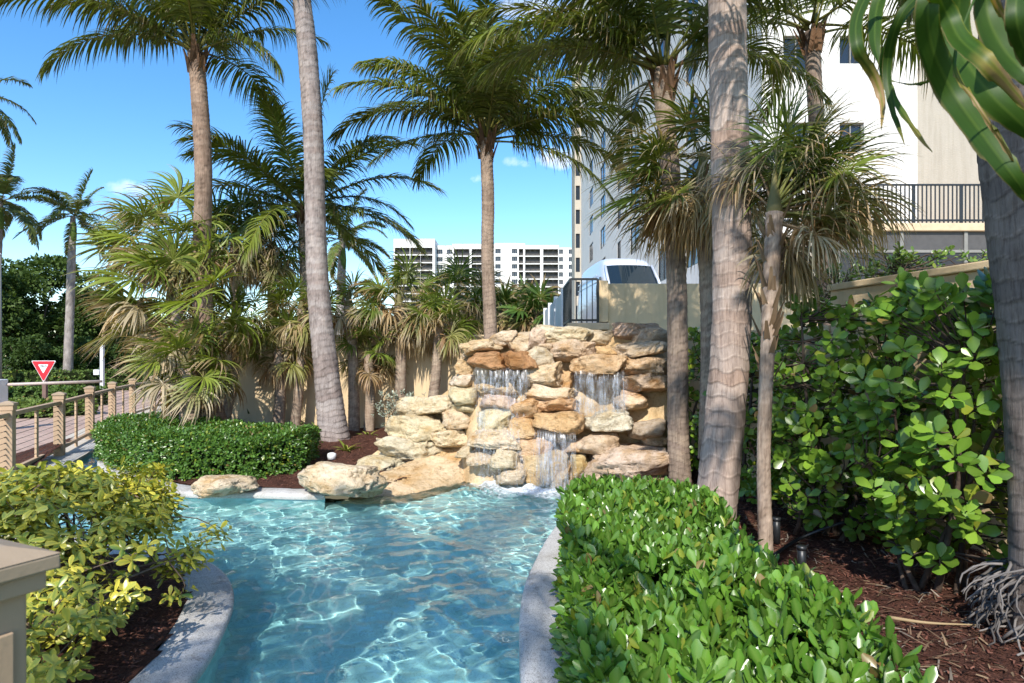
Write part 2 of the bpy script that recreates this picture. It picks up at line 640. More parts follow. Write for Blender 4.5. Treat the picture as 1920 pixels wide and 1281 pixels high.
coping = obj('pool_kerb', np_mesh('pool_kerb', cv, Q), MAT['coping'], kind='structure')

# basin walls and floor
def floor_z(x, y):
    d = np.hypot((x + 0.2) * 0.75, (y - 9.6))
    return np.where(d < 3.2, -0.62 + 0.3 * np.clip(1 - (d - 1.0) / 2.2, 0, 1) ** 1.2, -0.62)


k = NT('pool_plaster')
v = k.coord()
n1 = k.noise(1.1, 5, 0.6, v)
n2 = k.noise(70, 4, 0.65, v)
n3 = k.noise(6, 6, 0.65, v)
c = k.ramp(n1, [(0.3, (0.34, 0.60, 0.62)), (0.55, (0.50, 0.73, 0.72)), (0.75, (0.64, 0.79, 0.75))])
c = k.mix(0.5, c, k.ramp(n3, [(0.35, (0.6, 0.62, 0.62)), (0.6, (1.05, 1.05, 1.05))]), 'MULTIPLY')
c = k.mix(0.5, c, k.ramp(n2, [(0.34, (0.45, 0.5, 0.5)), (0.5, (1.05, 1.05, 1.05))]), 'MULTIPLY')
k.base(c, 0.7, 0.3)
MAT['plaster'] = k.m
gx, gy = np.meshgrid(np.linspace(-8.8, 1.9, 140), np.linspace(1.8, 13.3, 150))
gz = floor_z(gx, gy) + 0.006 * fnoise(gx, gy, 3, 2, 1.5)
i = np.arange(gx.size).reshape(gx.shape)
Q = np.stack([i[:-1, :-1], i[:-1, 1:], i[1:, 1:], i[1:, :-1]], -1).reshape(-1, 4)
okv = inside([tuple(p) for p in (RIM + RIM_N * 0.25)], gx, gy).ravel()
Q = Q[okv[Q].any(1)]
pool_floor = obj('pool_floor', np_mesh('pool_floor', np.stack([gx, gy, gz], -1), Q), MAT['plaster'], kind='structure')
pool_floor.cycles.is_caustics_receiver = True
lo = np.concatenate([RIM, np.full((len(RIM), 1), -0.75)], 1)
hi = np.concatenate([RIM, np.full((len(RIM), 1), -0.045)], 1)
n = len(RIM)
i = np.arange(n)
j = np.roll(i, -1)
pw = obj('pool_wall', np_mesh('pool_wall', np.concatenate([lo, hi]), np.stack([i, j, j + n, i + n], -1)[keep]), MAT['plaster'], kind='structure')
pw.cycles.is_caustics_receiver = True

# water: real ripples, stronger near the waterfall; the sun's caustics come through them
step = 0.022
gx, gy = np.meshgrid(np.arange(-8.7, 1.7, step), np.arange(1.9, 13.2, step))
r = np.random.default_rng(11)
gz = np.zeros_like(gx)
fall = np.hypot(gx - 0.35, gy - 9.0)
amp = 0.9 + 1.0 * np.exp(-(fall / 2.6) ** 2)
for q in range(46):
    lam = r.uniform(0.12, 0.5) if q < 38 else r.uniform(0.8, 1.5)
    a = r.uniform(0, 6.283)
    gz += lam * (0.0043 if lam < 0.8 else 0.0016) * np.sin(6.283 / lam * (gx * math.cos(a) + gy * math.sin(a) + 0.06 * np.sin(gx * 2.1 + q) + 0.06 * np.sin(gy * 1.7 + q * 2)) + r.uniform(0, 6.28))
gz = WATER_Z + gz * amp
gz += 0.010 * np.exp(-(fall / 1.3) ** 2) * np.sin(fall * 38 + 2 * np.sin(gx * 5))
rip_fun = (gx[0], gy[:, 0], gz)
i = np.arange(gx.size).reshape(gx.shape)
Q = np.stack([i[:-1, :-1], i[:-1, 1:], i[1:, 1:], i[1:, :-1]], -1).reshape(-1, 4)
okv = inside([tuple(p) for p in (RIM + RIM_N * 0.05)], gx, gy).ravel()
Q = Q[okv[Q].any(1)]
used = np.unique(Q)
mp = np.full(gx.size, -1)
mp[used] = np.arange(len(used))
V = np.stack([gx, gy, gz], -1).reshape(-1, 3)[used]
k = NT('pool_water')
k.base((0.74, 0.965, 0.96), 0.0, 0.5)
k.set(k.b.inputs['Transmission Weight'], 1.0)
k.set(k.b.inputs['IOR'], 1.33)
MAT['water'] = k.m
water = obj('pool_water', np_mesh('pool_water', V, mp[Q]), MAT['water'], kind='structure')
water.cycles.is_caustics_caster = True


def water_z(x, y):
    xs, ys, z = rip_fun
    return z[min(len(ys) - 1, max(0, int((y - ys[0]) / step))), min(len(xs) - 1, max(0, int((x - xs[0]) / step)))]


# beds of dark red-brown mulch
k = NT('mulch')
v = k.coord((1, 1, 1))
mp1 = k.n('ShaderNodeMapping', {'Vector': v})
n1 = k.noise(45, 6, 0.7, v, 1.2)
n2 = k.noise(3, 4, 0.6, v)
c = k.ramp(n1, [(0.3, (0.018, 0.009, 0.007)), (0.5, (0.10, 0.042, 0.028)), (0.68, (0.20, 0.09, 0.06)), (0.8, (0.28, 0.17, 0.12))])
c = k.mix(0.6, c, k.ramp(n2, [(0.35, (0.6, 0.55, 0.55)), (0.65, (1.15, 1.1, 1.05))]), 'MULTIPLY')
k.base(c, 0.9, 0.2)
k.bump(n1, 1.0, 0.03)
MAT['mulch'] = k.m


def bed_z(x, y):
    """height of the beds above the kerb level"""
    back = np.clip((y - 8.4) / 3.5, 0, 1) * 0.24
    right = np.clip((x - 1.4) / 2.2, 0, 1) * 0.14
    return 0.0 + np.where(x > 0.3, right, np.where(y > 7.6, back, 0.0)) + 0.015 * np.sin(x * 7.1 + 2) * np.sin(y * 6.3) + 0.008 * np.sin(x * 17 + y * 3)


def bed(name, poly, step=0.06):
    xs, ys = [p[0] for p in poly], [p[1] for p in poly]
    gx, gy = np.meshgrid(np.arange(min(xs), max(xs), step), np.arange(min(ys), max(ys), step))
    gz = bed_z(gx, gy) + rng.uniform(-0.006, 0.006, gx.shape)
    i = np.arange(gx.size).reshape(gx.shape)
    Q = np.stack([i[:-1, :-1], i[:-1, 1:], i[1:, 1:], i[1:, :-1]], -1).reshape(-1, 4)
    okv = inside(poly, gx, gy) & ~inside([tuple(p) for p in (RIM + RIM_N * 0.22)], gx, gy)
    Q = Q[okv.ravel()[Q].all(1)]
    return obj(name, np_mesh(name, np.stack([gx, gy, gz], -1), Q), MAT['mulch'], kind='structure')


bed('mulch_bed_back', [(-8.2, 13.6), (-8.2, 9.0), (-4.6, 8.0), (-0.4, 8.0), (-0.4, 13.6)])
bed('mulch_bed_right', [(0.2, 1.2), (5.2, 1.2), (5.2, 11.5), (0.2, 11.5)])
bed('mulch_bed_left', [(-6.2, 1.2), (-1.6, 1.2), (-1.6, 6.6), (-6.2, 6.6)])


def mulch_chips(name, x0, x1, y0, y1, n, cols, seed, l=(0.015, 0.06), test=None):
    r = np.random.default_rng(seed)
    x, y = r.uniform(x0, x1, n), r.uniform(y0, y1, n)
    ok = ~inside([tuple(p) for p in (RIM + RIM_N * 0.3)], x, y)
    if test:
        ok &= test(x, y)
    x, y = x[ok], y[ok]
    n = len(x)
    a = r.uniform(0, 6.28, n)
    D = np.stack([np.cos(a), np.sin(a), r.uniform(-0.3, 0.45, n)], 1)
    S = np.stack([-np.sin(a), np.cos(a), r.uniform(-0.5, 0.5, n)], 1)
    P = np.stack([x, y, bed_z(x, y) + r.uniform(0.0, 0.02, n)], 1)
    V, Q = strips(P, D, S, r.uniform(*l, n), r.uniform(0.003, 0.008, n), 2, lambda t: 1 - 0.5 * t, g=r.uniform(0, 0.8, n))
    cc = np.array(cols)[r.integers(0, len(cols), n)] * r.uniform(0.6, 1.3, (n, 1))
    b = Batch().add(V, Q, np.repeat(cc, 6, 0))
    return obj(name, b, MAT['matte_leaf'], kind='stuff')


MC = [(0.16, 0.065, 0.045), (0.10, 0.04, 0.03), (0.22, 0.10, 0.07), (0.05, 0.025, 0.02)]
for nm, a, lb in (('wood_mulch', (1.0, 4.6, 1.6, 7.5, 22000, MC, 1), 'loose red brown wood mulch beside the glossy hedge'),
                  ('wood_mulch', (-4.6, -1.7, 2.2, 5.6, 9000, MC, 2), 'loose dark wood mulch under the yellow variegated shrub'),
                  ('wood_mulch', (-4.4, -0.6, 8.2, 12.0, 9000, MC, 3), 'loose red brown wood mulch round the leaning palm foot'),
                  ('dry_leaf_litter', (2.2, 4.2, 2.6, 7.0, 2600, [(0.30, 0.21, 0.13), (0.22, 0.14, 0.09), (0.36, 0.30, 0.24), (0.16, 0.09, 0.06)], 4, (0.05, 0.16)), 'dry brown leaf litter on the mulch under big shrub')):
    tag(mulch_chips(nm, *a), lb, 'mulch' if nm == 'wood_mulch' else 'leaf litter')

# road of pinkish pavers beyond the fence, a concrete band along it
FENCE = [(-6.15, 6.6), (-7.09, 9.0), (-7.99, 11.3), (-8.97, 13.6), (-9.93, 15.9), (-10.85, 18.3), (-11.55, 20.6), (-12.3, 23.0)]
k = NT('road_pavers')
v = k.coord()
br = k.n('ShaderNodeTexBrick', {'Vector': v, 'Scale': 1.0, 'Mortar Size': 0.006, 'Brick Width': 0.22, 'Row Height': 0.11, 'Color1': (0.42, 0.29, 0.24), 'Color2': (0.52, 0.38, 0.31), 'Mortar': (0.24, 0.2, 0.17)})
n1 = k.noise(0.5, 5, 0.6, v)
c = k.mix(0.7, br.outputs['Color'], k.ramp(n1, [(0.3, (0.82, 0.78, 0.76)), (0.7, (1.1, 1.08, 1.05))]), 'MULTIPLY')
k.base(c, 0.85, 0.25)
k.bump(br.outputs['Fac'], -0.3, 0.005)
MAT['pavers'] = k.m
MAT['concrete'] = simple('pale_concrete', (0.50, 0.45, 0.38), 0.85, 0.2, scale=2, bump=0.3)
left = [(-15.0, 0), (-14.6, 12), (-14.6, 17), (-16, 22), (-22, 27), (-60, 34)]
road_poly = [(-5.2, 3.0)] + [(x - 0.5, y) for x, y in FENCE] + [(-13.5, 28), (-6, 40), (30, 48), (30, 53), (-12, 46), (-24, 37), (-60, 41)] + left[::-1] + [(-15, -6), (-4, -6)]
obj_road = cdt_sheet('road', road_poly, [], lambda x, y: -0.018, MAT['pavers'])
band = [(x + 0.42, y) for x, y in FENCE] + [(x - 0.62, y) for x, y in FENCE][::-1]
cdt_sheet('fence_kerb', band, [], lambda x, y: -0.006, MAT['concrete'])

# ------------------------------------------------------------------ walls, decks, buildings
def facade(b, o, u, n, width, z0, z1, openings, reveal, c=(.5, .5, .5)):
    """wall face with real openings: o corner, u along, n outward; openings (u0, z0, u1, z1)"""
    o, u, n = (np.array(a, float) for a in (o, u, n))
    us = sorted({0.0, width, *[a for op in openings for a in (op[0], op[2])]})
    zs = sorted({z0, z1, *[a for op in openings for a in (op[1], op[3])]})
    up = np.array([0, 0, 1.0])
    pt = lambda a, z, d=0.0: o + u * a + up * (z - o[2]) - n * d
    V, Q = [], []
    for i in range(len(us) - 1):
        for j in range(len(zs) - 1):
            cu, cz = (us[i] + us[i + 1]) / 2, (zs[j] + zs[j + 1]) / 2
            if any(a < cu < c2 and b2 < cz < d for a, b2, c2, d in openings):
                continue
            q = len(V)
            V += [pt(us[i], zs[j]), pt(us[i + 1], zs[j]), pt(us[i + 1], zs[j + 1]), pt(us[i], zs[j + 1])]
            Q.append([q, q + 1, q + 2, q + 3])
    for a, za, a2, zb in openings:
        f = [(a, za), (a2, za), (a2, zb), (a, zb)]
        for e in range(4):
            p, r2 = f[e], f[(e + 1) % 4]
            q = len(V)
            V += [pt(*p), pt(*r2), pt(*r2, reveal), pt(*p, reveal)]
            Q.append([q, q + 1, q + 2, q + 3])
    b.add(V, Q, c)


def window(parent, o, u, n, a0, z0, a1, z1, depth, mat_f, mat_g, bars=(0.5,), fw=0.05, sub=True):
    """frame part with a glass pane as its sub-part, set back in the reveal"""
    o, u, n = (Vector(x) for x in (o, u, n))
    up = Vector((0, 0, 1))
    pt = lambda a, z, d: o + u * a + up * (z - o.z) - n * d
    b = Batch()
    d = depth - 0.04
    w2 = fw / 2
    for s, e in (((a0 + w2, z0), (a0 + w2, z1)), ((a1 - w2, z0), (a1 - w2, z1)), ((a0 + fw, z0 + w2), (a1 - fw, z0 + w2)), ((a0 + fw, z1 - w2), (a1 - fw, z1 - w2))):
        b.bar(pt(*s, d), pt(*e, d), fw, fw)
    for t in bars:
        m = a0 + (a1 - a0) * t
        b.bar(pt(m, z0 + fw, d), pt(m, z1 - fw, d), fw * 0.8, fw * 0.8)
    f = obj('window', b, mat_f, parent)
    g = Batch().add([pt(a0, z0, depth - 0.012), pt(a1, z0, depth - 0.012), pt(a1, z1, depth - 0.012), pt(a0, z1, depth - 0.012)], [[0, 1, 2, 3]])
    obj('pane', g, mat_g, f)
    return f


# the garden wall behind the palms
gw = thing('garden_wall', 'tan stucco garden wall behind the row of fan palms', 'wall', (-3, 13.5, 0))
b = Batch().box(-7.4, 13.5, -0.05, 1.3, 13.72, 2.14)
bevel(obj('wall_panel', b, MAT['wall'], gw), 0.015)
b = Batch().box(-7.43, 13.47, 2.14, 1.3, 13.75, 2.2)
bevel(obj('wall_coping', b, MAT['wall'], gw), 0.015)

# boundary wall behind the big shrub, coming towards the right
A, B_ = Vector((2.55, 11.2, 0)), Vector((4.75, 1.6, 0))
u = (B_ - A).normalized()
nrm = Vector((u.y, -u.x, 0))
if nrm.x > 0:
    nrm = -nrm
rw = thing('boundary_wall', 'tan stucco boundary wall behind the big leaved shrub', 'wall', A)
M = Matrix(((u.x, -nrm.x, 0, A.x), (u.y, -nrm.y, 0, A.y), (0, 0, 1, 0), (0, 0, 0, 1)))
L = (B_ - A).length
bevel(obj('wall_panel', Batch().box(0, 0, -0.05, 4.3, 0.22, 2.02, mat=M), MAT['wall'], rw), 0.012)
bevel(obj('wall_panel', Batch().box(4.3, -0.03, -0.05, L, 0.22, 2.46, mat=M), MAT['wall'], rw), 0.012)
bevel(obj('wall_coping', Batch().box(-0.02, -0.05, 2.02, 4.298, 0.26, 2.09, mat=M), MAT['wall'], rw), 0.012)
bevel(obj('wall_coping', Batch().box(4.29, -0.07, 2.46, L, 0.26, 2.53, mat=M), MAT['wall'], rw), 0.012)

# parking deck with its parapet, railing and vinyl fence
DECK = 2.3
obj('parking_deck', Batch().box(1.05, 14.25, -0.02, 40, 20.99, DECK), MAT['concrete'], kind='structure')
obj('parking_deck', Batch().box(0.9, 21.0, -0.02, 8.19, 90, DECK), MAT['concrete'], kind='structure')
pp = thing('deck_parapet', 'tan stucco deck parapet with end pier below the parked van', 'wall', (4, 14, 0))
bevel(obj('parapet_wall', Batch().box(2.1, 14.0, 0, 6.9, 14.24, 3.34), MAT['wall'], pp), 0.015)
bevel(obj('pier', Batch().box(1.88, 13.93, 2.49, 2.1, 14.2, 3.40), MAT['wall'], pp), 0.015)
bevel(obj('ledge', Batch().box(1.2, 13.8, 2.32, 2.098, 14.24, 2.47), MAT['band'], pp), 0.015)
bevel(obj('lower_wall', Batch().box(1.3, 14.02, 0, 2.09, 14.24, 2.315), MAT['wall'], pp), 0.01)
rl = thing('black_railing', 'short black metal railing on the ledge beside the parapet pier', 'railing', (1.5, 13.9, 2.47))
for p, q in (((1.27, 13.88), (1.86, 13.88)), ((1.27, 13.90), (1.27, 15.6))):
    for z in (2.53, 3.42):
        obj('rail', Batch().bar((*p, z), (*q, z), 0.045, 0.045), MAT['black_metal'], rl)
    m = 5 if p[1] == 13.88 else 14
    for t in range(m + 1):
        x, y = p[0] + (q[0] - p[0]) * t / m, p[1] + (q[1] - p[1]) * t / m
        w = 0.05 if t in (0, m) else 0.02
        obj('post' if w > 0.03 else 'bar', Batch().bar((x, y, 2.475), (x, y, 3.42), w, w), MAT['black_metal'], rl)
vf = thing('vinyl_fence', 'white vinyl panel fence running back along the deck edge', 'fence', (1.2, 16, DECK))
for t in range(7):
    y0, y1 = 16.2 + t * 2.2, 16.2 + (t + 1) * 2.2
    x0, x1 = 1.30 - t * 0.04, 1.30 - (t + 1) * 0.04
    obj('panel', Batch().bar((x0, y0 + 0.06, 2.86), (x1, y1 - 0.06, 2.86), 0.04, 1.0), MAT['white_metal'], vf)
    obj('post', Batch().box(x0 - 0.06, y0 - 0.06, DECK, x0 + 0.06, y0 + 0.06, 3.46), MAT['white_metal'], vf)

# tall pale block: grey side in grazing sun, white front towards the pool
tb = thing('apartment_tower', 'tall pale grey apartment tower with tall dark windows beside the van', 'building', (9, 30, 0))
X0, Y0, Y1, FL = 8.2, 21.0, 76.0, 2.85
cols_y = [(23.2, 1.8), (28.2, 2.0), (33.6, 2.3), (41.4, 2.9), (48.3, 1.5), (56.2, 3.2), (64.8, 3.0)]
ops = []
for y, w in cols_y:
    for fl in range(1, 16):
        z = 2.4 + fl * FL + 0.6
        ops.append((Y1 - y - w, z, Y1 - y, z + 1.85))
b = Batch()
facade(b, (X0, Y1, 0), (0, -1, 0), (-1, 0, 0), Y1 - Y0, 0.0, 48.0, ops, 0.08)
obj('side_wall', b, MAT['grey_wall'], tb)
for a0, z0, a1, z1 in ops:
    window(tb, (X0, Y1, 0), (0, -1, 0), (-1, 0, 0), a0, z0, a1, z1, 0.08, MAT['black_metal'], MAT['blue_glass'])
# bay beyond, standing a little further out
ops = []
for fl in range(0, 16):
    z = 2.4 + fl * FL + 0.8
    ops.append((0.12, z, 0.62, z + 1.7))
b = Batch()
facade(b, (7.45, 76.0, 0), (1, 0, 0), (0, -1, 0), 0.76, 0.0, 48.0, ops, 0.2)
b.add([(7.45, 76, 0), (7.45, 80, 0), (7.45, 80, 48), (7.45, 76, 48)], [[0, 1, 2, 3]])
obj('bay_wall', b, MAT['beige_wall'], tb)
for a0, z0, a1, z1 in ops:
    window(tb, (7.45, 76.0, 0), (1, 0, 0), (0, -1, 0), a0, z0, a1, z1, 0.2, MAT['black_metal'], MAT['dark_glass'], bars=())
ops = [(2.55 + dx, 8.5 + fl * FL, 3.35 + dx, 9.42 + fl * FL) for fl in range(0, 5) for dx in (0.0,)] + [(0.7, 8.2 + fl * FL, 1.6, 9.42 + fl * FL) for fl in range(0, 5)]
b = Batch()
facade(b, (X0, Y0, 0), (1, 0, 0), (0, -1, 0), 5.1, 0.0, 48.0, ops, 0.16)
obj('front_wall', b, MAT['white_wall'], tb)
for a0, z0, a1, z1 in ops:
    window(tb, (X0, Y0, 0), (1, 0, 0), (0, -1, 0), a0, z0, a1, z1, 0.16, MAT['grey_metal'], MAT['blue_glass'])
b = Batch().add([(13.3, 21, 0), (18.5, 15.4, 0), (18.5, 15.4, 48), (13.3, 21, 48)], [[0, 1, 2, 3]])
obj('stair_wall', b, MAT['beige_wall'], tb)
obj('roof', Batch().add([(X0, Y0, 48), (18.5, Y0, 48), (18.5, Y1, 48), (X0, Y1, 48)], [[0, 1, 2, 3]]), MAT['concrete'], tb)

# terrace in front of it: slab, railing, screened storey below
te = thing('terrace', 'screened ground floor terrace with peach slab edge below the tower', 'building', (12, 18, DECK))
bevel(obj('slab', Batch().box(8.6, 18.0, 5.28, 15.2, 20.98, 5.5), MAT['band'], te), 0.02)
bevel(obj('column', Batch().box(8.1, 18.05, DECK, 8.55, 18.5, 6.0), MAT['beige_wall'], te), 0.02)
obj('junction_box', Batch().box(8.47, 17.97, 4.6, 8.57, 18.05, 4.9), MAT['white_metal'], te)
obj('back_wall', Batch().add([(7.0, 20.9, DECK), (15.2, 20.9, DECK), (15.2, 20.9, 5.27), (7.0, 20.9, 5.27)], [[0, 1, 2, 3]]), MAT['interior'], te)
for x in (9.22, 11.02, 12.83, 14.6):
    obj('mullion', Batch().box(x - 0.05, 18.08, DECK, x + 0.05, 18.18, 5.277), MAT['grey_metal'], te)
for x0, x1 in ((9.275, 10.965), (11.075, 12.775), (12.885, 14.545)):
    obj('transom', Batch().box(x0, 18.1, 4.68, x1, 18.17, 4.76), MAT['grey_metal'], te)
    obj('screen', Batch().box(x0, 18.125, 4.77, x1, 18.14, 5.27), MAT['screen_light'], te)
    obj('screen', Batch().box(x0, 18.125, DECK, x1, 18.14, 4.675), MAT['screen'], te)
obj('screen', Batch().box(6.9, 18.6, DECK, 8.08, 18.62, 5.2), MAT['screen'], te)
obj('awning', Batch().bar((6.6, 18.3, 4.75), (8.08, 18.4, 5.35), 0.5, 0.05), MAT['grey_metal'], te)
tr = thing('terrace_railing', 'long black metal railing with close upright bars on terrace edge', 'railing', (12, 18, 5.5))
for z in (5.58, 6.58):
    obj('rail', Batch().bar((7.3, 18.05, z), (15.1, 18.05, z), 0.05, 0.05), MAT['black_metal'], tr)
x = 7.3
kk = 0
while x < 15.1:
    w = 0.09 if kk % 11 == 0 else 0.028
    obj('post' if w > 0.05 else 'bar', Batch().bar((x, 18.05, 5.505), (x, 18.05, 6.58), w, 0.03), MAT['black_metal'], tr)
    x += 0.122
    kk += 1

# white condominium far behind the garden wall
fb = thing('condominium', 'distant white condominium with rows of dark screened balconies', 'building', (-10, 235, 0))
D0 = 235.0
fx = lambda zx: (720 + zx / 5.053 - CX) * D0 / F
FZ = 72 / 5.053 * D0 / F
topz = lambda zy: CZ + (HY - 420 - zy / 5.053) * D0 / F
BANDS = [(110, 495, 160, 4.0), (495, 648, 205, 0.0), (648, 1050, 195, 1.2), (1050, 1335, 190, 1.4), (1335, 1655, 205, 1.0), (1655, 2300, 225, 0.2)]
WIN = [(500, 555), (597, 647), (1056, 1106), (1212, 1262), (1660, 1696), (1750, 1800), (1900, 1960), (2060, 2110)]
BAL = [(122, 260), (265, 360), (362, 472), (665, 812), (832, 948), (1277, 1318), (1338, 1478), (1507, 1648), (2150, 2280)]
for s, (x0, x1, zt, out) in enumerate(BANDS):
    ua, ub = fx(x0), fx(x1)
    yf = D0 - out
    z1 = topz(zt)
    ops = []
    for fl in range(13):
        zt2 = topz(243 + fl * 72)
        for a, c in WIN:
            if x0 <= a and c <= x1:
                ops.append((fx(a) - ua, zt2 - FZ * 0.58, fx(c) - ua, zt2, 'w'))
        for a, c in BAL:
            if x0 <= a and c <= x1:
                ops.append((fx(a) - ua, zt2 - FZ * 0.86, fx(c) - ua, zt2, 'b'))
    b = Batch()
    facade(b, (ua, yf, 0), (1, 0, 0), (0, -1, 0), ub - ua, -1.0, z1, [o[:4] for o in ops], 0.3)
    for xs in (ua, ub):
        b.add([(xs, yf, -1), (xs, D0 + 14, -1), (xs, D0 + 14, z1), (xs, yf, z1)], [[0, 1, 2, 3]])
    b.add([(ua, yf, z1), (ub, yf, z1), (ub, D0 + 14, z1), (ua, D0 + 14, z1)], [[0, 1, 2, 3]])
    obj('facade', b, MAT['white_wall'], fb)
    for a0, za, a1, zb, kd in ops:
        if zb < 3:
            continue
        if kd == 'w':
            g = Batch()
            for t in range(3):
                c0, c1 = a0 + (a1 - a0) * t / 3 + 0.06, a0 + (a1 - a0) * (t + 1) / 3 - 0.06
                g.add([(ua + c0, yf + 0.28, za), (ua + c1, yf + 0.28, za), (ua + c1, yf + 0.28, zb), (ua + c0, yf + 0.28, zb)], [[0, 1, 2, 3]])
            w = obj('window', g, MAT['blue_glass'], fb)
            obj('pane_backing', Batch().add([(ua + a0, yf + 0.3, za), (ua + a1, yf + 0.3, za), (ua + a1, yf + 0.3, zb), (ua + a0, yf + 0.3, zb)], [[0, 1, 2, 3]]), MAT['grey_metal'], w)
        else:
            g = Batch()
            dk = 1.6
            x_a, x_b = ua + a0, ua + a1
            g.add([(x_a, yf + dk, za), (x_b, yf + dk, za), (x_b, yf + dk, zb), (x_a, yf + dk, zb), (x_a, yf + 0.3, za), (x_b, yf + 0.3, za), (x_b, yf + 0.3, zb), (x_a, yf + 0.3, zb)],
                  [[0, 1, 2, 3], [4, 5, 1, 0], [7, 3, 2, 6], [4, 0, 3, 7], [5, 6, 2, 1]])
            bl = obj('balcony', g, MAT['interior'], fb)
            g = Batch()
            g.bar((x_a, yf + 0.15, za + 1.05), (x_b, yf + 0.15, za + 1.05), 0.08, 0.1)
            nb = int((x_b - x_a) / 0.5)
            for t in range(nb + 1):
                xx = x_a + (x_b - x_a) * t / max(1, nb)
                g.bar((xx, yf + 0.15, za), (xx, yf + 0.15, za + 1.05), 0.07, 0.04)
            for t in range(int((x_b - x_a) / 1.8) + 1):
                xx = x_a + 1.8 * t
                g.bar((xx, yf + 0.2, za), (xx, yf + 0.2, zb), 0.1, 0.06)
            obj('balcony_rail', g, MAT['screen'], bl)
bevel(obj('penthouse', Batch().box(fx(1050), D0 + 4, topz(190) - 1, fx(1252), D0 + 10, topz(163)), MAT['white_wall'], fb), 0.1)

# ------------------------------------------------------------------ cable fence along the road
fe = thing('cable_fence', 'tan composite cable railing fence along the paver road', 'fence', (-9, 14, 0))


def fence_post(parent, x, y, h, ang=0.0, w=0.135, z0=-0.01):
    M = Matrix.Translation((x, y, 0)) @ Matrix.Rotation(ang, 4, 'Z')
    p = bevel(obj('post', Batch().box(-w / 2, -w / 2, z0, w / 2, w / 2, h, mat=M), MAT['post_wood'], parent), 0.006)
    c = w / 2 + 0.022
    bb = Batch().box(-c, -c, h, c, c, h + 0.03, mat=M)
    t = 0.03
    V = np.array([M @ Vector(v) for v in [(-c + .004, -c + .004, h + .031), (c - .004, -c + .004, h + .031), (c - .004, c - .004, h + .031), (-c + .004, c - .004, h + .031),
                                         (-.02, -.02, h + .031 + t), (.02, -.02, h + .031 + t), (.02, .02, h + .031 + t), (-.02, .02, h + .031 + t)]])
    bb.add(V, [[0, 1, 5, 4], [1, 2, 6, 5], [2, 3, 7, 6], [3, 0, 4, 7], [4, 5, 6, 7]])
    bevel(obj('post_cap', bb, MAT['cap_wood'], p), 0.004)
    M2 = M @ Matrix.Translation((0, 0, h - 0.05))
    bevel(obj('cap_trim', Batch().box(-w / 2 - .01, -w / 2 - .01, -.02, w / 2 + .01, w / 2 + .01, .045, mat=M2), MAT['post_wood'], p), 0.004)
    return p


HP = 1.06
for q, (x, y) in enumerate(FENCE):
    nx, ny = FENCE[min(q + 1, len(FENCE) - 1)]
    px_, py_ = FENCE[max(q - 1, 0)]
    ang = math.atan2(ny - py_, nx - px_) - math.pi / 2
    fence_post(fe, x, y, HP, ang, 0.15)
    if q == len(FENCE) - 1:
        break
    a, b2 = Vector((x, y, 0)), Vector((nx, ny, 0))
    d = (b2 - a).normalized()
    a2, b3 = a + d * 0.08, b2 - d * 0.08
    up = Vector((0, 0, 1))
    bevel(obj('top_rail', Batch().bar(a2 + up * 0.93, b3 + up * 0.93, 0.09, 0.06), MAT['post_wood'], fe), 0.005)
    bevel(obj('bottom_rail', Batch().bar(a2 + up * 0.12, b3 + up * 0.12, 0.07, 0.06), MAT['post_wood'], fe), 0.005)
    mid = (a2 + b3) / 2
    obj('baluster', Batch().bar(mid - up * 0.01, mid + up * 0.9, 0.035, 0.045), MAT['post_wood'], fe)
    for c in range(9):
        z = 0.21 + c * 0.082
        V, Q = tube([a2 + up * z, (a2 + b3) / 2 + up * (z - 0.004), b3 + up * z], 0.004, 6)
        obj('cable', Batch().add(V, Q), MAT['cable'], fe, smooth=True)
        for e, s in ((a2, 1), (b3, -1)):
            V, Q = tube([e + up * z, e + d * (s * 0.05) + up * z], 0.009, 6)
            obj('cable_fitting', Batch().add(V, Q), MAT['cable'], fe, smooth=True)

# the tall railing post close by on this side
nr = thing('railing_post', 'big tan composite railing post with flat cap beside yellow shrub', 'post', (-0.99, 1.16, 0))
M = Matrix.Translation((-1.0, 1.17, 0.045)) @ Matrix.Rotation(R(-26), 4, 'Z')
w = 0.068
bevel(obj('shaft', Batch().box(-w, -w, -0.06, w, w, 1.27, mat=M), MAT['post_wood'], nr), 0.005)
bevel(obj('trim', Batch().box(-w - .022, -w - .022, 1.265, w + .022, w + .022, 1.30, mat=M), MAT['post_wood'], nr), 0.004)
c = w + 0.038
bb = Batch().box(-c, -c, 1.302, c, c, 1.33, mat=M)
V = np.array([M @ Vector(v) for v in [(-c, -c, 1.331), (c, -c, 1.331), (c, c, 1.331), (-c, c, 1.331), (-.045, -.045, 1.352), (.045, -.045, 1.352), (.045, .045, 1.352), (-.045, .045, 1.352)]])
bb.add(V, [[0, 1, 5, 4], [1, 2, 6, 5], [2, 3, 7, 6], [3, 0, 4, 7], [4, 5, 6, 7]])
bevel(obj('cap', bb, MAT['cap_wood'], nr), 0.004)
bevel(obj('moulding', Batch().box(w, -w * 0.6, 0.02, w + 0.012, w * 0.6, 1.2, mat=M), MAT['post_wood'], nr), 0.003)

# give-way sign
ys_ = thing('yield_sign', 'red and white triangular yield sign on a brown post', 'sign', (-14.97, 20.5, 0))
sp = at(81, 690, 20.5)
obj('post', Batch().box(sp.x - 0.06, 20.53, -0.03, sp.x + 0.06, 20.63, sp.z - 0.2), simple('brown_post', (0.17, 0.10, 0.08), 0.6), ys_)


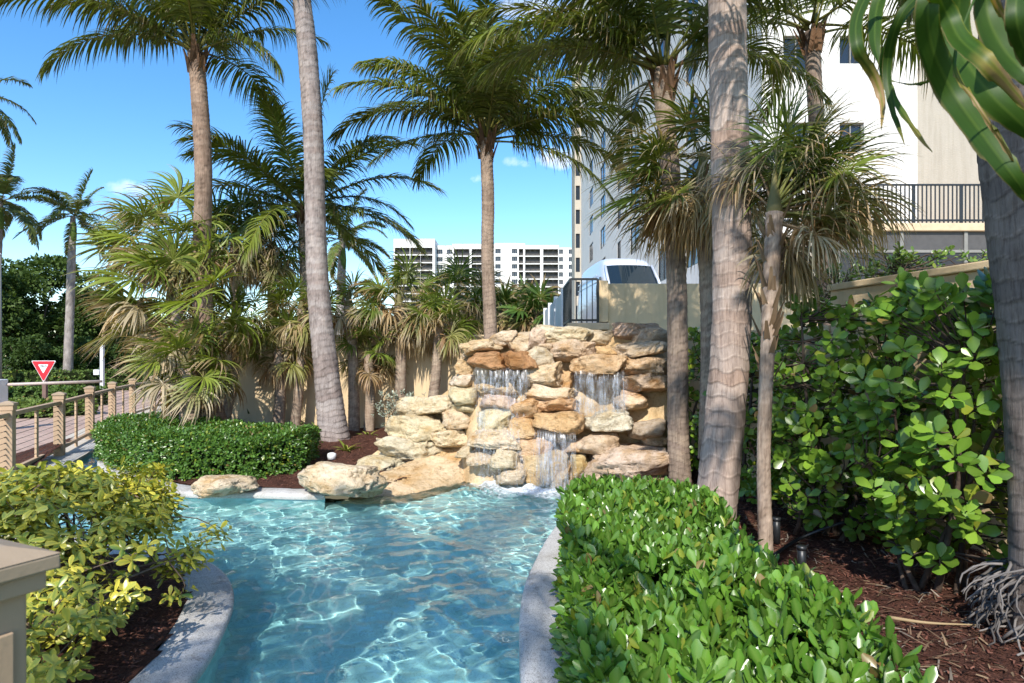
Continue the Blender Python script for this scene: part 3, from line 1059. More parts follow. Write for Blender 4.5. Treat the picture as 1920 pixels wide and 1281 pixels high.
def tri_plate(s, y, cz, r=0.05, t=0.012):
    pts = []
    for kx, kz in ((-1, 1), (1, 1), (0, -1)):
        pts.append(np.array([sp.x + kx * s * 0.5, cz + (s * 0.29 if kz > 0 else -s * 0.577)]))
    out = []
    for q in range(3):
        a, b2, c2 = pts[q - 1], pts[q], pts[(q + 1) % 3]
        d1, d2 = norm(a - b2), norm(c2 - b2)
        for e in range(5):
            tt = e / 4
            out.append((1 - tt) ** 2 * (b2 + d1 * r) + 2 * tt * (1 - tt) * b2 + tt ** 2 * (b2 + d2 * r))
    bm = bmesh.new()
    f = bm.faces.new([bm.verts.new((p[0], y, p[1])) for p in out])
    ex = bmesh.ops.extrude_face_region(bm, geom=[f])
    for v in ex['geom']:
        if isinstance(v, bmesh.types.BMVert):
            v.co.y += t
    bmesh.ops.recalc_face_normals(bm, faces=bm.faces)
    me = bpy.data.meshes.new('sign_plate')
    bm.to_mesh(me)
    bm.free()
    return me


red, wht = simple('sign_red', (0.62, 0.015, 0.03), 0.4, 0.5, var=0.04), simple('sign_white', (0.8, 0.8, 0.8), 0.4, 0.5, var=0.03)
obj('border', tri_plate(0.80, 20.516, sp.z), wht, ys_)
obj('sign_plate', tri_plate(0.745, 20.507, sp.z), red, ys_)
obj('centre_plate', tri_plate(0.335, 20.5005, sp.z + 0.015, 0.03, 0.006), wht, ys_)
fc = bpy.data.curves.new('lettering', 'FONT')
fc.body = 'YIELD'
fc.size = 0.085
fc.align_x = 'CENTER'
fc.extrude = 0.002
tmp = bpy.data.objects.new('lettering', fc)
COL.objects.link(tmp)
bpy.context.view_layer.update()
lme = bpy.data.meshes.new_from_object(tmp.evaluated_get(bpy.context.evaluated_depsgraph_get()))
bpy.data.objects.remove(tmp)
lme.transform(Matrix.Translation((sp.x, 20.495, sp.z + 0.03)) @ Matrix.Rotation(R(90), 4, 'X'))
obj('lettering', lme, MAT['black_metal'], ys_)

# barrier arm across the road, lamp pole, white bollard
ba = thing('barrier_gate', 'pale barrier gate arm on a white cabinet across the road', 'barrier', (-12.0, 15, 0))
p0, p1 = at(-6, 722, 15.2), at(192, 715, 16.4)
V, Q = tube([p0, (Vector(p0) + Vector(p1)) / 2, p1], 0.036, 8)
obj('arm', Batch().add(V, Q), simple('arm_paint', (0.48, 0.40, 0.36), 0.5), ba, smooth=True)
bevel(obj('cabinet', Batch().box(p0.x - 0.18, 15.0, -0.02, p0.x + 0.16, 15.35, 1.2), MAT['white_metal'], ba), 0.02)
lp = thing('utility_pole', 'tall slim grey pole standing across the road', 'pole', (-17, 21.5, 0))
q0 = at(-2, 690, 21.5)
V, Q = tube([(q0.x, 21.5, -0.02), (q0.x, 21.5, 2.5), (q0.x, 21.5, 5.15)], [0.09, 0.08, 0.065], 12)
obj('pole', Batch().add(V, Q), MAT['grey_metal'], lp, smooth=True)
V, Q = tube([(q0.x, 21.5, 5.15), (q0.x, 21.5, 5.18), (q0.x, 21.5, 5.22)], [0.075, 0.08, 0.03], 12)
obj('cap', Batch().add(V, Q), MAT['white_metal'], lp, smooth=True)
mb = thing('mailbox_post', 'white post with a small white box beyond the road', 'post', (-20, 31, 0))
q1 = at(190, 690, 31)
obj('post', Batch().box(q1.x - 0.07, 31, -0.02, q1.x + 0.07, 31.14, 2.3), MAT['white_metal'], mb)
obj('box', Batch().box(q1.x - 0.32, 30.9, 0.85, q1.x - 0.072, 31.2, 1.1), MAT['white_metal'], mb)

# ------------------------------------------------------------------ parked van
van = thing('delivery_van', 'white high roof van parked on the deck behind the parapet', 'van', (3.9, 19, DECK))
MV = Matrix.Translation((3.92, 18.6, DECK)) @ Matrix.Rotation(R(4.5), 4, 'Z')
k = NT('van_paint')
k.base((0.56, 0.60, 0.68), 0.28, 0.5)
k.set(k.b.inputs['Coat Weight'], 0.5)
MAT['van'] = k.m
# stations: y, half width at belt, half width at roof, bottom z, top z, roof crown radius
ST = [(-0.05, 0.80, 0.66, 0.38, 0.86), (0.08, 0.92, 0.80, 0.30, 1.04), (0.55, 0.98, 0.86, 0.28, 1.16), (0.98, 1.0, 0.88, 0.28, 1.26), (1.35, 1.0, 0.86, 0.28, 1.62),
      (1.75, 1.0, 0.82, 0.28, 2.06), (2.02, 1.0, 0.80, 0.28, 2.36), (2.22, 1.0, 0.80, 0.28, 2.54), (2.5, 1.0, 0.80, 0.28, 2.68), (3.0, 1.0, 0.81, 0.28, 2.75), (4.5, 1.0, 0.81, 0.28, 2.76),
      (5.9, 1.0, 0.81, 0.28, 2.74), (6.05, 0.97, 0.78, 0.34, 2.68)]
rings = []
for y, hb, ht, z0, z1 in ST:
    belt = min(1.32, z0 + (z1 - z0) * 0.8)
    rc = min(0.2, (z1 - belt) * 0.4)
    half = [(0, z0), (hb * 0.75, z0), (hb * 0.97, z0 + 0.1), (hb, z0 + 0.35 * (belt - z0)), (hb, belt), (hb + (ht - hb) * 0.55, belt + (z1 - belt) * 0.6), (ht, z1 - rc),
            (ht - rc * 0.35, z1 - rc * 0.35), (ht - rc * 1.2, z1 - 0.02), (ht * 0.4, z1), (0, z1)]
    full = half + [(-x, z) for x, z in half[-2:0:-1]]
    rings.append([MV @ Vector((x, y, z)) for x, z in full])
V = np.array([[tuple(p) for p in r_] for r_ in rings])
ns, nr_ = V.shape[:2]
i = np.arange(ns * nr_).reshape(ns, nr_)
j = np.roll(i, -1, 1)
Q = np.stack([i[:-1], j[:-1], j[1:], i[1:]], -1).reshape(-1, 4)
caps = []
for r_ in (0, ns - 1):
    h = nr_ // 2
    for t in range(h):
        caps.append([i[r_, t], i[r_, t + 1], i[r_, nr_ - t - 1], i[r_, (nr_ - t) % nr_]])
body = obj('body', Batch().add(V.reshape(-1, 3), np.concatenate([Q, caps])), MAT['van'], van, smooth=True)
sb = body.modifiers.new('sub', 'SUBSURF')
sb.levels = sb.render_levels = 2


def van_quad(name, pts, mat, thick=0.0):
    b = Batch().add([tuple(MV @ Vector(p)) for p in pts], [[0, 1, 2, 3]])
    o = obj(name, b, mat, van)
    if thick:
        s = o.modifiers.new('solid', 'SOLIDIFY')
        s.thickness = thick
        s.offset = 0
    return o


# windscreen follows the slope between the stations, slightly bowed
ws = Batch()
rowz = np.linspace(0, 1, 9)
colx = np.linspace(-1, 1, 13)
WV = []
for t in rowz:
    yy, zz = 0.98 + (2.05 - 0.98) * t, 1.285 + (2.335 - 1.285) * t
    hw = 0.80 + (0.74 - 0.80) * t
    for c in colx:
        WV.append(tuple(MV @ Vector((c * hw, yy - 0.075 + 0.11 * abs(c) ** 2.6 - 0.0, zz + 0.045 - 0.02 * abs(c) ** 3))))
i = np.arange(len(WV)).reshape(len(rowz), len(colx))
ws.add(WV, np.stack([i[:-1, :-1], i[:-1, 1:], i[1:, 1:], i[1:, :-1]], -1).reshape(-1, 4))
k = NT('van_windscreen')
k.base((0.012, 0.02, 0.026), 0.03, 0.8)
MAT['screen_glass'] = k.m
obj('windscreen', ws, MAT['screen_glass'], van, smooth=True)
for s in (-1, 1):
    b = Batch()
    e0, e1 = Vector((s * 0.82, 0.98, 1.30)), Vector((s * 0.765, 2.05, 2.36))
    V, Q = tube([MV @ e0, MV @ ((e0 + e1) / 2 + Vector((s * 0.01, -0.02, 0.03))), MV @ e1], 0.045, 8)
    obj('pillar', Batch().add(V, Q), MAT['van'], van, smooth=True)
    van_quad('side_window', [(s * 1.0, 1.42, 1.36), (s * 1.0, 2.35, 1.36), (s * 0.905, 2.35, 2.02), (s * 0.925, 1.95, 2.0)], MAT['blue_glass'], 0.012)
    b = Batch()
    b.box(s * 1.03 - 0.0, 1.22, 1.32, s * 1.22, 1.34, 1.66, mat=MV)
    bevel(obj('mirror', b, MAT['black_metal'], van), 0.03)
    van_quad('headlight', [(s * 0.55, -0.085, 0.78), (s * 0.86, 0.0, 0.78), (s * 0.84, 0.06, 0.98), (s * 0.55, -0.02, 0.96)], MAT['white_metal'], 0.02)
    for yw in (0.85, 4.9):
        V, Q = tube([MV @ Vector((s * 0.78, yw, 0.36)), MV @ Vector((s * 1.0, yw, 0.36))], 0.36, 24)
        wh = obj('wheel', Batch().add(V, Q), MAT['black_metal'], van, smooth=True)
        V, Q = tube([MV @ Vector((s * 0.9, yw, 0.36)), MV @ Vector((s * 1.012, yw, 0.36))], 0.2, 16)
        obj('rim', Batch().add(V, Q), MAT['grey_metal'], wh, smooth=True)
van_quad('grille', [(-0.5, -0.07, 0.6), (0.5, -0.07, 0.6), (0.5, -0.05, 0.84), (-0.5, -0.05, 0.84)], MAT['black_metal'], 0.03)
for z in (1.9, 2.12):
    obj('side_groove', Batch().bar(MV @ Vector((-0.93, 2.6, z)), MV @ Vector((-0.93, 5.9, z)), 0.03, 0.02), MAT['van'], van)
for c in (-0.4, 0.35):
    obj('wiper', Batch().bar(MV @ Vector((c, 0.93, 1.31)), MV @ Vector((c + 0.42, 1.16, 1.53)), 0.02, 0.02), MAT['black_metal'], van)
obj('licence_plate', Batch().box(-0.16, -0.11, 0.46, 0.16, -0.09, 0.58, mat=MV), MAT['white_metal'], van)

# ------------------------------------------------------------------ rock waterfall
wf = thing('rock_waterfall', 'tiered limestone rock waterfall spilling into the pool', 'waterfall', (0.3, 9.4, 0))


def rock_mesh(seed, size, sub=4, power=0.8, rough=1.0):
    bm = bmesh.new()
    bmesh.ops.create_icosphere(bm, subdivisions=sub, radius=1)
    off = Vector((seed * 3.7, seed * 1.3, seed * 7.1))
    sx, sy, sz = size
    m = max(size)
    rr_ = random.Random(seed)
    planes = []
    for _ in range(9):
        pn = Vector((rr_.gauss(0, 1), rr_.gauss(0, 1), rr_.gauss(0, 1))).normalized()
        planes.append((pn, rr_.uniform(0.6, 0.92)))
    planes += [(Vector((rr_.uniform(-.2, .2), rr_.uniform(-.2, .2), 1)).normalized(), rr_.uniform(0.5, 0.75)), (Vector((rr_.uniform(-.2, .2), rr_.uniform(-.3, .1), -1)).normalized(), rr_.uniform(0.5, 0.75))]
    for v in bm.verts:
        p = v.co.normalized()
        q = Vector([math.copysign(abs(c) ** power, c) for c in p])
        for pn, pd in planes:
            ex = q.dot(pn) - pd
            if ex > 0:
                q = q - pn * (ex * 0.9)
        w = Vector((q.x * sx, q.y * sy, q.z * sz)) / m
        n1 = noise.noise(w * 1.5 + off)
        n2 = noise.noise(Vector((w.x, w.y, w.z * 2.0)) * 3.4 + off)
        n3 = abs(noise.noise(Vector((w.x, w.y, w.z * 1.6)) * 6.5 + off * 2))
        n4 = noise.noise(w * 15 + off)
        dsp = 1 + rough * (0.24 * n1 + 0.13 * n2 - 0.22 * max(0, 0.13 - n3) / 0.13 * 0.5 + 0.035 * n4 + 0.045 * noise.noise(Vector((w.x * 1.2, w.y * 1.2, w.z * 9)) + off))
        v.co = Vector((q.x * sx * dsp, q.y * sy * dsp, q.z * sz * (1 + (dsp - 1) * 0.8) + 0.06 * m * n1))
    for f in bm.faces:
        f.smooth = True
    me = bpy.data.meshes.new('stone')
    bm.to_mesh(me)
    bm.free()
    return me


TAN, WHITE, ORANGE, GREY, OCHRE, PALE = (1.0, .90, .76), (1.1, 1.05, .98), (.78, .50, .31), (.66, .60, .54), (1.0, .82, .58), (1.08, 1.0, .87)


def face_y(z, x):
    """depth of the waterfall face at height z"""
    t = min(1.0, max(0.0, (-x - 0.5) / 0.5))
    return 9.12 + 0.42 * z + 0.75 * t * t * (3 - 2 * t)


def wf_pos(px, py):
    d = 9.4
    for _ in range(6):
        p = at(px, py, d)
        d = face_y(p.z, p.x)
    return at(px, py, d)


STONES = [
    # photo box x0 y0 x1 y1, depth half size, forward shift, tint
    (1010, 611, 1096, 643, .34, .05, PALE), (925, 626, 972, 652, .3, .02, PALE), (955, 625, 996, 661, .3, .1, TAN), (990, 622, 1022, 658, .3, .1, PALE),
    (863, 643, 942, 664, .3, .05, TAN), (980, 657, 1042, 693, .26, .2, WHITE),
    (1032, 642, 1116, 677, .3, .12, TAN), (1000, 648, 1044, 662, .3, 0, TAN), (857, 671, 892, 701, .26, .05, OCHRE), (981, 689, 1060, 727, .3, .14, PALE),
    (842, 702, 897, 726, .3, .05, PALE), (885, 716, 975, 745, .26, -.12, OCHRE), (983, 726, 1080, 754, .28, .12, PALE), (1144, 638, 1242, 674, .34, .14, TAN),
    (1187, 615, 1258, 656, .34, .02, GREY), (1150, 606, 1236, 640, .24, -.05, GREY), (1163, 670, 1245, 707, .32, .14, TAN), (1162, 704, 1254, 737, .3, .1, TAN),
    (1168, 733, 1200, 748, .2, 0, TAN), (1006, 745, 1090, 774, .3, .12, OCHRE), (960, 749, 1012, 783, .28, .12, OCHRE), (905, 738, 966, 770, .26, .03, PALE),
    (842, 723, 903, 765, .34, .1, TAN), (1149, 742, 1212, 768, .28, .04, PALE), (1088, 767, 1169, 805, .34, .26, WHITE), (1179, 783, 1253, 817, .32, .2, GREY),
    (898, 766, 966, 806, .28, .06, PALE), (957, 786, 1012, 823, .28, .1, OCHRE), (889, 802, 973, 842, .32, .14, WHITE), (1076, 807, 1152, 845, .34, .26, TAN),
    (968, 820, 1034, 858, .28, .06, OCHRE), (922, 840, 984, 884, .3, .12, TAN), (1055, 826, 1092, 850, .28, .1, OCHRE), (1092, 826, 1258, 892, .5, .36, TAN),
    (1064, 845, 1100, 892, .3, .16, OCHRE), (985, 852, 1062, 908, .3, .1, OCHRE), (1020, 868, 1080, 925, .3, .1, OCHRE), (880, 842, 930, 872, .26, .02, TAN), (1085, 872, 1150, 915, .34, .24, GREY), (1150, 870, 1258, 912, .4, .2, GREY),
    (1090, 622, 1150, 655, .22, -.12, TAN), (1110, 650, 1160, 670, .22, -.04, OCHRE), (1195, 815, 1258, 835, .2, .05, TAN), (930, 870, 985, 905, .25, .1, TAN),
    # the stepped left flank
    (758, 741, 858, 779, .34, .05, PALE), (740, 776, 852, 828, .38, .1, PALE), (828, 768, 896, 803, .3, .05, PALE), (812, 805, 892, 838, .32, .08, PALE),
    (699, 819, 816, 858, .36, .12, PALE), (752, 846, 792, 870, .24, .02, TAN), (680, 850, 764, 892, .36, .2, PALE), (756, 864, 800, 884, .2, .04, PALE),
    (820, 838, 858, 858, .22, 0, OCHRE), (854, 838, 892, 862, .22, 0, TAN), (796, 828, 830, 848, .22, -.05, OCHRE),
    (866, 662, 888, 676, .2, -.1, TAN), (852, 757, 905, 775, .2, -.08, TAN), (1050, 700, 1075, 735, .2, -.05, OCHRE), (1010, 806, 1080, 832, .25, -.02, TAN),
]
for s, (x0, y0, x1, y1, dp, fw, tint) in enumerate(STONES):
    c = wf_pos((x0 + x1) / 2, (y0 + y1) / 2)
    c.y -= fw
    sx, sz = (x1 - x0) / 2 * c.y / F, (y1 - y0) / 2 * c.y / F
    big = sx > 0.25
    me = rock_mesh(s + 1, (sx * 1.14, dp, sz * 1.45), 5 if sx > 0.3 else 4, 0.8, 1.0)
    wet = (885 < (x0 + x1) / 2 < 1000 and y0 > 710) or (1000 < (x0 + x1) / 2 < 1070 and y0 > 800)
    o = obj('stone', me, MAT['wet_stone' if wet else 'stone'], wf)
    o.location = c
    o.rotation_euler = (rng.uniform(-0.2, 0.15), rng.uniform(-0.12, 0.12), rng.uniform(-0.3, 0.3))
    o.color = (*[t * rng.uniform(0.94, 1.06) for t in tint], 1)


def lip(x0, y0, x1, y1, dp, fw, tint, seed):
    """a flat-topped spill stone"""
    c = wf_pos((x0 + x1) / 2, (y0 + y1) / 2)
    c.y -= fw
    me = rock_mesh(seed, ((x1 - x0) / 2 * c.y / F * 1.15, dp, (y1 - y0) / 2 * c.y / F * 1.5), 5, 0.55, 0.75)
    o = obj('spill_stone', me, MAT['stone'], wf)
    o.location = c
    o.color = (*tint, 1)
    return o


lip(880, 661, 948, 693, .36, .24, ORANGE, 101)
lip(938, 661, 1002, 693, .36, .26, ORANGE, 102)
lip(1058, 667, 1170, 702, .42, .26, (1.0, .8, .6), 103)
lip(1008, 770, 1098, 808, .42, .30, (.98, .74, .48), 104)

# backing of mortar behind and between the stones
k = NT('wet_mortar')
v = k.coord()
n1 = k.noise(2.2, 6, 0.6, v)
n2 = k.noise(26, 6, 0.7, v)
c = k.ramp(n1, [(0.3, (0.40, 0.26, 0.12)), (0.5, (0.56, 0.40, 0.22)), (0.7, (0.66, 0.50, 0.30))])
c = k.mix(0.6, c, k.ramp(n2, [(0.35, (0.6, 0.52, 0.45)), (0.5, (1, 1, 1))]), 'MULTIPLY')
k.base(c, 0.7, 0.35)
k.bump(n2, 0.8, 0.03)
MAT['mortar'] = k.m
TOP = [(-2.35, 0.1), (-2.0, 0.34), (-1.75, 0.62), (-1.35, 0.98), (-1.0, 1.22), (-0.85, 1.75), (-0.7, 2.0), (0.0, 2.05), (0.9, 2.1), (2.2, 2.05), (2.36, 1.9)]
nx_, nz_ = 120, 60
xs = np.linspace(-2.35, 2.36, nx_)
tz = np.interp(xs, [t[0] for t in TOP], [t[1] for t in TOP])
V = np.zeros((nx_, nz_ + 8, 3))
for a, x in enumerate(xs):
    for e in range(nz_):
        z = -0.5 + (tz[a] + 0.5) * e / (nz_ - 1)
        y = face_y(max(z, -0.2), x) + 0.13 + 0.10 * noise.noise(Vector((x * 2.2, z * 2.6, 3))) + 0.05 * noise.noise(Vector((x * 7, z * 7, 9)))
        V[a, e] = (x, y, z)
    for e in range(8):
        V[a, nz_ + e] = (x, V[a, nz_ - 1, 1] + (e + 1) * 0.13, tz[a] + 0.02 * noise.noise(Vector((x * 5, e, 1))) - (0.5 if e == 7 else 0) * tz[a])
i = np.arange(V.shape[0] * V.shape[1]).reshape(V.shape[:2])
obj('mortar_face', np_mesh('mortar_face', V, np.stack([i[:-1, :-1], i[1:, :-1], i[1:, 1:], i[:-1, 1:]], -1).reshape(-1, 4)), MAT['mortar'], wf)
# right flank of the mortar body
e = V[-1, :nz_]
flank = np.concatenate([e, e + np.array([0, 2.2, 0])])
obj('mortar_flank', np_mesh('mortar_flank', flank, [[q, q + nz_, q + nz_ + 1, q + 1] for q in range(nz_ - 1)]), MAT['mortar'], wf)

# sloping beach slab running into the water
bs = thing('beach_slab', 'smooth sloping sandstone slab running into the pool beside the waterfall', 'rock', (-1.2, 9.2, 0))
edge_w = [gp(648, 939, -.12), gp(700, 937, -.12), gp(760, 930, -.12), gp(820, 920, -.12), gp(880, 903, -.12), gp(920, 893, -.12)]
edge_b = [gp(690, 900, 0.02), gp(740, 885, 0.1), gp(790, 866, 0.18), gp(840, 852, 0.25), gp(885, 850, 0.26), gp(930, 868, 0.14)]
V = []
for t in np.linspace(-0.25, 1.25, 26):
    for s in np.linspace(0, 1, 60):
        uu = s * 5
        q = min(int(uu), 4)
        w_ = uu - q
        a = edge_w[q] * (1 - w_) + edge_w[q + 1] * w_
        b2 = edge_b[q] * (1 - w_) + edge_b[q + 1] * w_
        p = a * (1 - t) + b2 * t
        p.z += 0.02 * noise.noise(Vector((p.x * 3, p.y * 3, 2))) + 0.012 * noise.noise(Vector((p.x * 5, p.y * 14, 6))) + (0.25 * t if t < 0 else 0)
        V.append(tuple(p))
i = np.arange(len(V)).reshape(26, 60)
o = obj('slab_face', np_mesh('slab_face', V, np.stack([i[:-1, :-1], i[:-1, 1:], i[1:, 1:], i[1:, :-1]], -1).reshape(-1, 4)), MAT['stone'], bs)
o.color = (1.1, .95, .74, 1)

# loose boulders on the pool edge
for (x0, y0, x1, y1, dp, seed, lb) in ((368, 882, 478, 940, .36, 51, 'pointed cream boulder on the pool kerb before the clipped hedge'),
                                      (556, 852, 736, 942, .42, 52, 'large flat cream boulder at the end of the beach slab')):
    zc = 0.10
    c = gp((x0 + x1) / 2, y1 - 4, -0.04)
    c = at((x0 + x1) / 2, (y0 + y1) / 2, c.y + dp * 0.4)
    me = rock_mesh(seed, ((x1 - x0) / 2 * c.y / F, dp, (y1 - y0) / 2 * c.y / F * 0.95), 5, 0.8, 0.95)
    o = tag(obj('boulder', me, MAT['stone']), lb, 'rock')
    o.location = c
    o.color = (*PALE, 1)

# falling water: strands from the three spill stones and down the steps
k = NT('falling_water')
gl = k.n('ShaderNodeBsdfGlossy', {'Color': (0.95, 0.97, 1.0), 'Roughness': 0.3})
df = k.n('ShaderNodeBsdfDiffuse', {'Color': (0.85, 0.88, 0.9)})
trn = k.n('ShaderNodeBsdfTransparent', {'Color': (0.97, 0.98, 1.0)})
a = k.n('ShaderNodeMixShader', {0: 0.55})
k.set(a.inputs[1], gl.outputs[0])
k.set(a.inputs[2], df.outputs[0])
b3 = k.n('ShaderNodeMixShader')
al = k.ramp(k.noise(2.0, 7, 0.75, k.coord((20, 12, 2.2))), [(0.40, (0.0, 0.0, 0.0)), (0.56, (0.24, 0.24, 0.24)), (0.75, (0.7, 0.7, 0.7))])
thin = k.n('ShaderNodeSeparateColor', {0: k.n('ShaderNodeAttribute', attribute_name='Col').outputs['Color']}).outputs[0]
gaps = k.ramp(k.noise(5.0, 5, 0.7, k.coord((2.2, 1, 0.9))), [(0.38, (0.08, 0.08, 0.08)), (0.6, (1, 1, 1))])
k.set(b3.inputs[0], k.math('MULTIPLY', k.math('MULTIPLY', al, thin), gaps))
k.set(b3.inputs[1], trn.outputs[0])
k.set(b3.inputs[2], a.outputs[0])
k.set(k.out.inputs['Surface'], b3.outputs[0])
MAT['fall'] = k.m


def strands(b, x0, x1, y0, y1, n, fwd, seed, spread=0.02, w=(0.0015, 0.0045), seg=8, arc=0.1):
    """n strands from photo row y0 to y1 between columns x0 and x1"""
    r = random.Random(seed)
    for q in range(n):
        px = r.uniform(x0, x1)
        top = wf_pos(px, y0)
        top.y -= fwd + r.uniform(-0.05, 0.05)
        bot_z = wf_pos(px, y1 + r.uniform(-12, 8)).z
        ln = top.z - bot_z
        st = r.uniform(0, 0.35) if r.random() < 0.5 else 0
        pts = []
        wob = r.uniform(-spread, spread)
        for e in range(seg + 1):
            t = st + (1 - st) * e / seg
            pts.append((top.x + wob * t + 0.006 * math.sin(t * 9 + q), top.y - arc * math.sqrt(t) - 0.02 * t, top.z - ln * t))
        rad = np.array([r.uniform(*w) * (0.55 + 0.45 * math.sin(e * 2.1 + q)) for e in range(seg + 1)])
        rad[-1] *= 0.3
        rad[0] *= 0.15
        V, Q = tube(pts, np.abs(rad) + 0.001, 5, cap=False)
        b.add(V, Q, (0.8, 0.8, 0.8))


def drops(b, cx0, cx1, y0, y1, n, fwd, seed, s=(0.004, 0.011)):
    r = random.Random(seed)
    for q in range(n):
        p = wf_pos(r.uniform(cx0, cx1), r.uniform(y0, y1))
        p.y -= fwd + r.uniform(0, 0.3)
        e = r.uniform(*s)
        b.add([(p.x - e, p.y, p.z), (p.x, p.y - e, p.z), (p.x + e, p.y, p.z), (p.x, p.y + e, p.z), (p.x, p.y, p.z + e * 1.5), (p.x, p.y, p.z - e * 1.5)],
              [[0, 1, 4, 4], [1, 2, 4, 4], [2, 3, 4, 4], [3, 0, 4, 4], [1, 0, 5, 5], [2, 1, 5, 5], [3, 2, 5, 5], [0, 3, 5, 5]], (1, 1, 1))


def fall(label, calls, dcalls, sheets=()):
    b = Batch()
    for c in calls:
        strands(b, *c)
    for c in dcalls:
        drops(b, *c)
    for (x0, x1, y0, y1, fw, arc) in sheets:
        V = []
        for e in range(15):
            t = e / 14
            for s in range(31):
                px = x0 + (x1 - x0) * s / 30
                p = wf_pos(px, y0)
                zb = wf_pos(px, y1).z
                wob = 0.02 * noise.noise(Vector((px * 0.12, t * 1.5, y0)))
                V.append((p.x + wob * t, p.y - fw - arc * math.sqrt(t) + 0.03 * noise.noise(Vector((px * 0.09, t * 0.7, y0 + 5))), p.z + (zb - p.z) * t + 0.05 * (1 - t) * noise.noise(Vector((px * 0.11, 3, y0))) + 0.06 * t * noise.noise(Vector((px * 0.2, 7, y0)))))
        i = np.arange(15 * 31).reshape(15, 31)
        fade = np.outer(np.interp(np.linspace(0, 1, 15), [0, 0.25, 0.8, 1], [0.15, 0.8, 1, 0.7]), np.interp(np.linspace(0, 1, 31), [0, 0.12, 0.88, 1], [0, 1, 1, 0])).reshape(-1, 1)
        b.add(V, np.stack([i[:-1, :-1], i[:-1, 1:], i[1:, 1:], i[1:, :-1]], -1).reshape(-1, 4), np.repeat(fade, 3, 1))
    o = obj('water_fall', b, MAT['fall'], kind='stuff', smooth=True)
    tag(o, label, 'falling water', 'streams of the rock waterfall')


fall('water strands falling from the orange spill stones', [(890, 990, 688, 740, 50, .50, 1), (893, 985, 738, 770, 50, .22, 2), (895, 985, 765, 806, 50, .24, 3), (895, 975, 800, 850, 40, .32, 4), (905, 985, 845, 905, 45, .34, 5)],
     [(888, 985, 715, 745, 120, .3, 6), (893, 970, 770, 900, 260, .35, 7)], [(886, 992, 687, 742, .48, .1), (892, 985, 742, 800, .24, .06), (892, 985, 800, 905, .34, .08)])
fall('water strands falling from the wide upper spill stone', [(1068, 1164, 696, 772, 60, .58, 11, .02, (.0015, .005))], [(1060, 1160, 735, 775, 160, .4, 12)], [(1064, 1166, 694, 774, .56, .1), (1068, 1160, 694, 772, .5, .08)])
fall('broad water strands falling from the middle spill stone', [(1012, 1070, 800, 915, 55, .62, 21, .08, (.0015, .005), 12, .16), (1000, 1035, 790, 912, 40, .6, 22, -.12, (.0015, .005), 12, .22)], [(965, 1085, 860, 932, 800, .5, 23, (.003, .008)), (985, 1060, 895, 940, 500, .6, 24, (.003, .009))], [(1008, 1072, 798, 918, .6, .18), (1000, 1060, 800, 915, .54, .14)])

# white foam where the water lands
k = NT('foam')
df = k.n('ShaderNodeBsdfDiffuse', {'Color': (0.86, 0.9, 0.92)})
trn = k.n('ShaderNodeBsdfTransparent')
ms = k.n('ShaderNodeMixShader')
v = k.coord()
at_ = k.n('ShaderNodeAttribute', attribute_name='Col').outputs['Color']
sepx = k.n('ShaderNodeSeparateColor', {0: at_})
nn = k.noise(15, 10, 0.8, v, 0.6)
fac = k.math('MULTIPLY', k.math('SUBTRACT', k.math('ADD', nn, k.math('MULTIPLY', sepx.outputs[0], 0.42)), 0.70), 4.0, True)
k.set(ms.inputs[0], fac)
k.set(ms.inputs[1], trn.outputs[0])
k.set(ms.inputs[2], df.outputs[0])
k.set(k.out.inputs['Surface'], ms.outputs[0])
MAT['foam'] = k.m
gx, gy = np.meshgrid(np.arange(-1.3, 1.3, 0.03), np.arange(7.6, 9.9, 0.03))
gz = np.vectorize(water_z)(gx, gy) + 0.012
m1 = np.exp(-(((gx - 0.28) / 0.72) ** 2 + ((gy - 8.62) / 0.5) ** 2))
m2 = 0.75 * np.exp(-(((gx + 0.25) / 0.55) ** 2 + ((gy - 9.2) / 0.35) ** 2))
m3 = np.clip(m1 + m2, 0, 1)
gz += 0.028 * m3 * np.abs(fnoise(gx, gy, 5, 4, 9.0)) + 0.006 * m3
i = np.arange(gx.size).reshape(gx.shape)
Q = np.stack([i[:-1, :-1], i[:-1, 1:], i[1:, 1:], i[1:, :-1]], -1).reshape(-1, 4)
Q = Q[(m3.ravel()[Q] > 0.06).any(1)]
foam = obj('foam', np_mesh('foam', np.stack([gx, gy, gz], -1), Q, np.repeat(m3.reshape(-1, 1), 3, 1)), MAT['foam'], kind='stuff')
tag(foam, 'white churning foam where the waterfall lands in the pool', 'foam')

# floor drains and jets in the pool
for px, py, lb in ((728, 1012, 'dark round floor fitting in the pool below the flat boulder'), (918, 1007, 'dark round floor fitting in the pool below the waterfall')):
    p = gp(px, py, -0.45)
    V, Q = tube([(p.x, p.y, -0.63), (p.x, p.y, -0.575), (p.x, p.y, -0.57)], [0.11, 0.11, 0.09], 20)
    t_ = thing('pool_fitting', lb, 'pool fitting', (p.x, p.y, -0.62), 'dark fittings on the pool floor')
    obj('ring', Batch().add(V, Q), MAT['black_metal'], t_, smooth=True)
    for e in range(-2, 3):
        obj('grate_bar', Batch().box(p.x - 0.08, p.y + e * 0.03 - 0.006, -0.569, p.x + 0.08, p.y + e * 0.03 + 0.006, -0.56), MAT['grey_metal'], t_)

# ------------------------------------------------------------------ palms
UP = np.array([0, 0, 1.0])


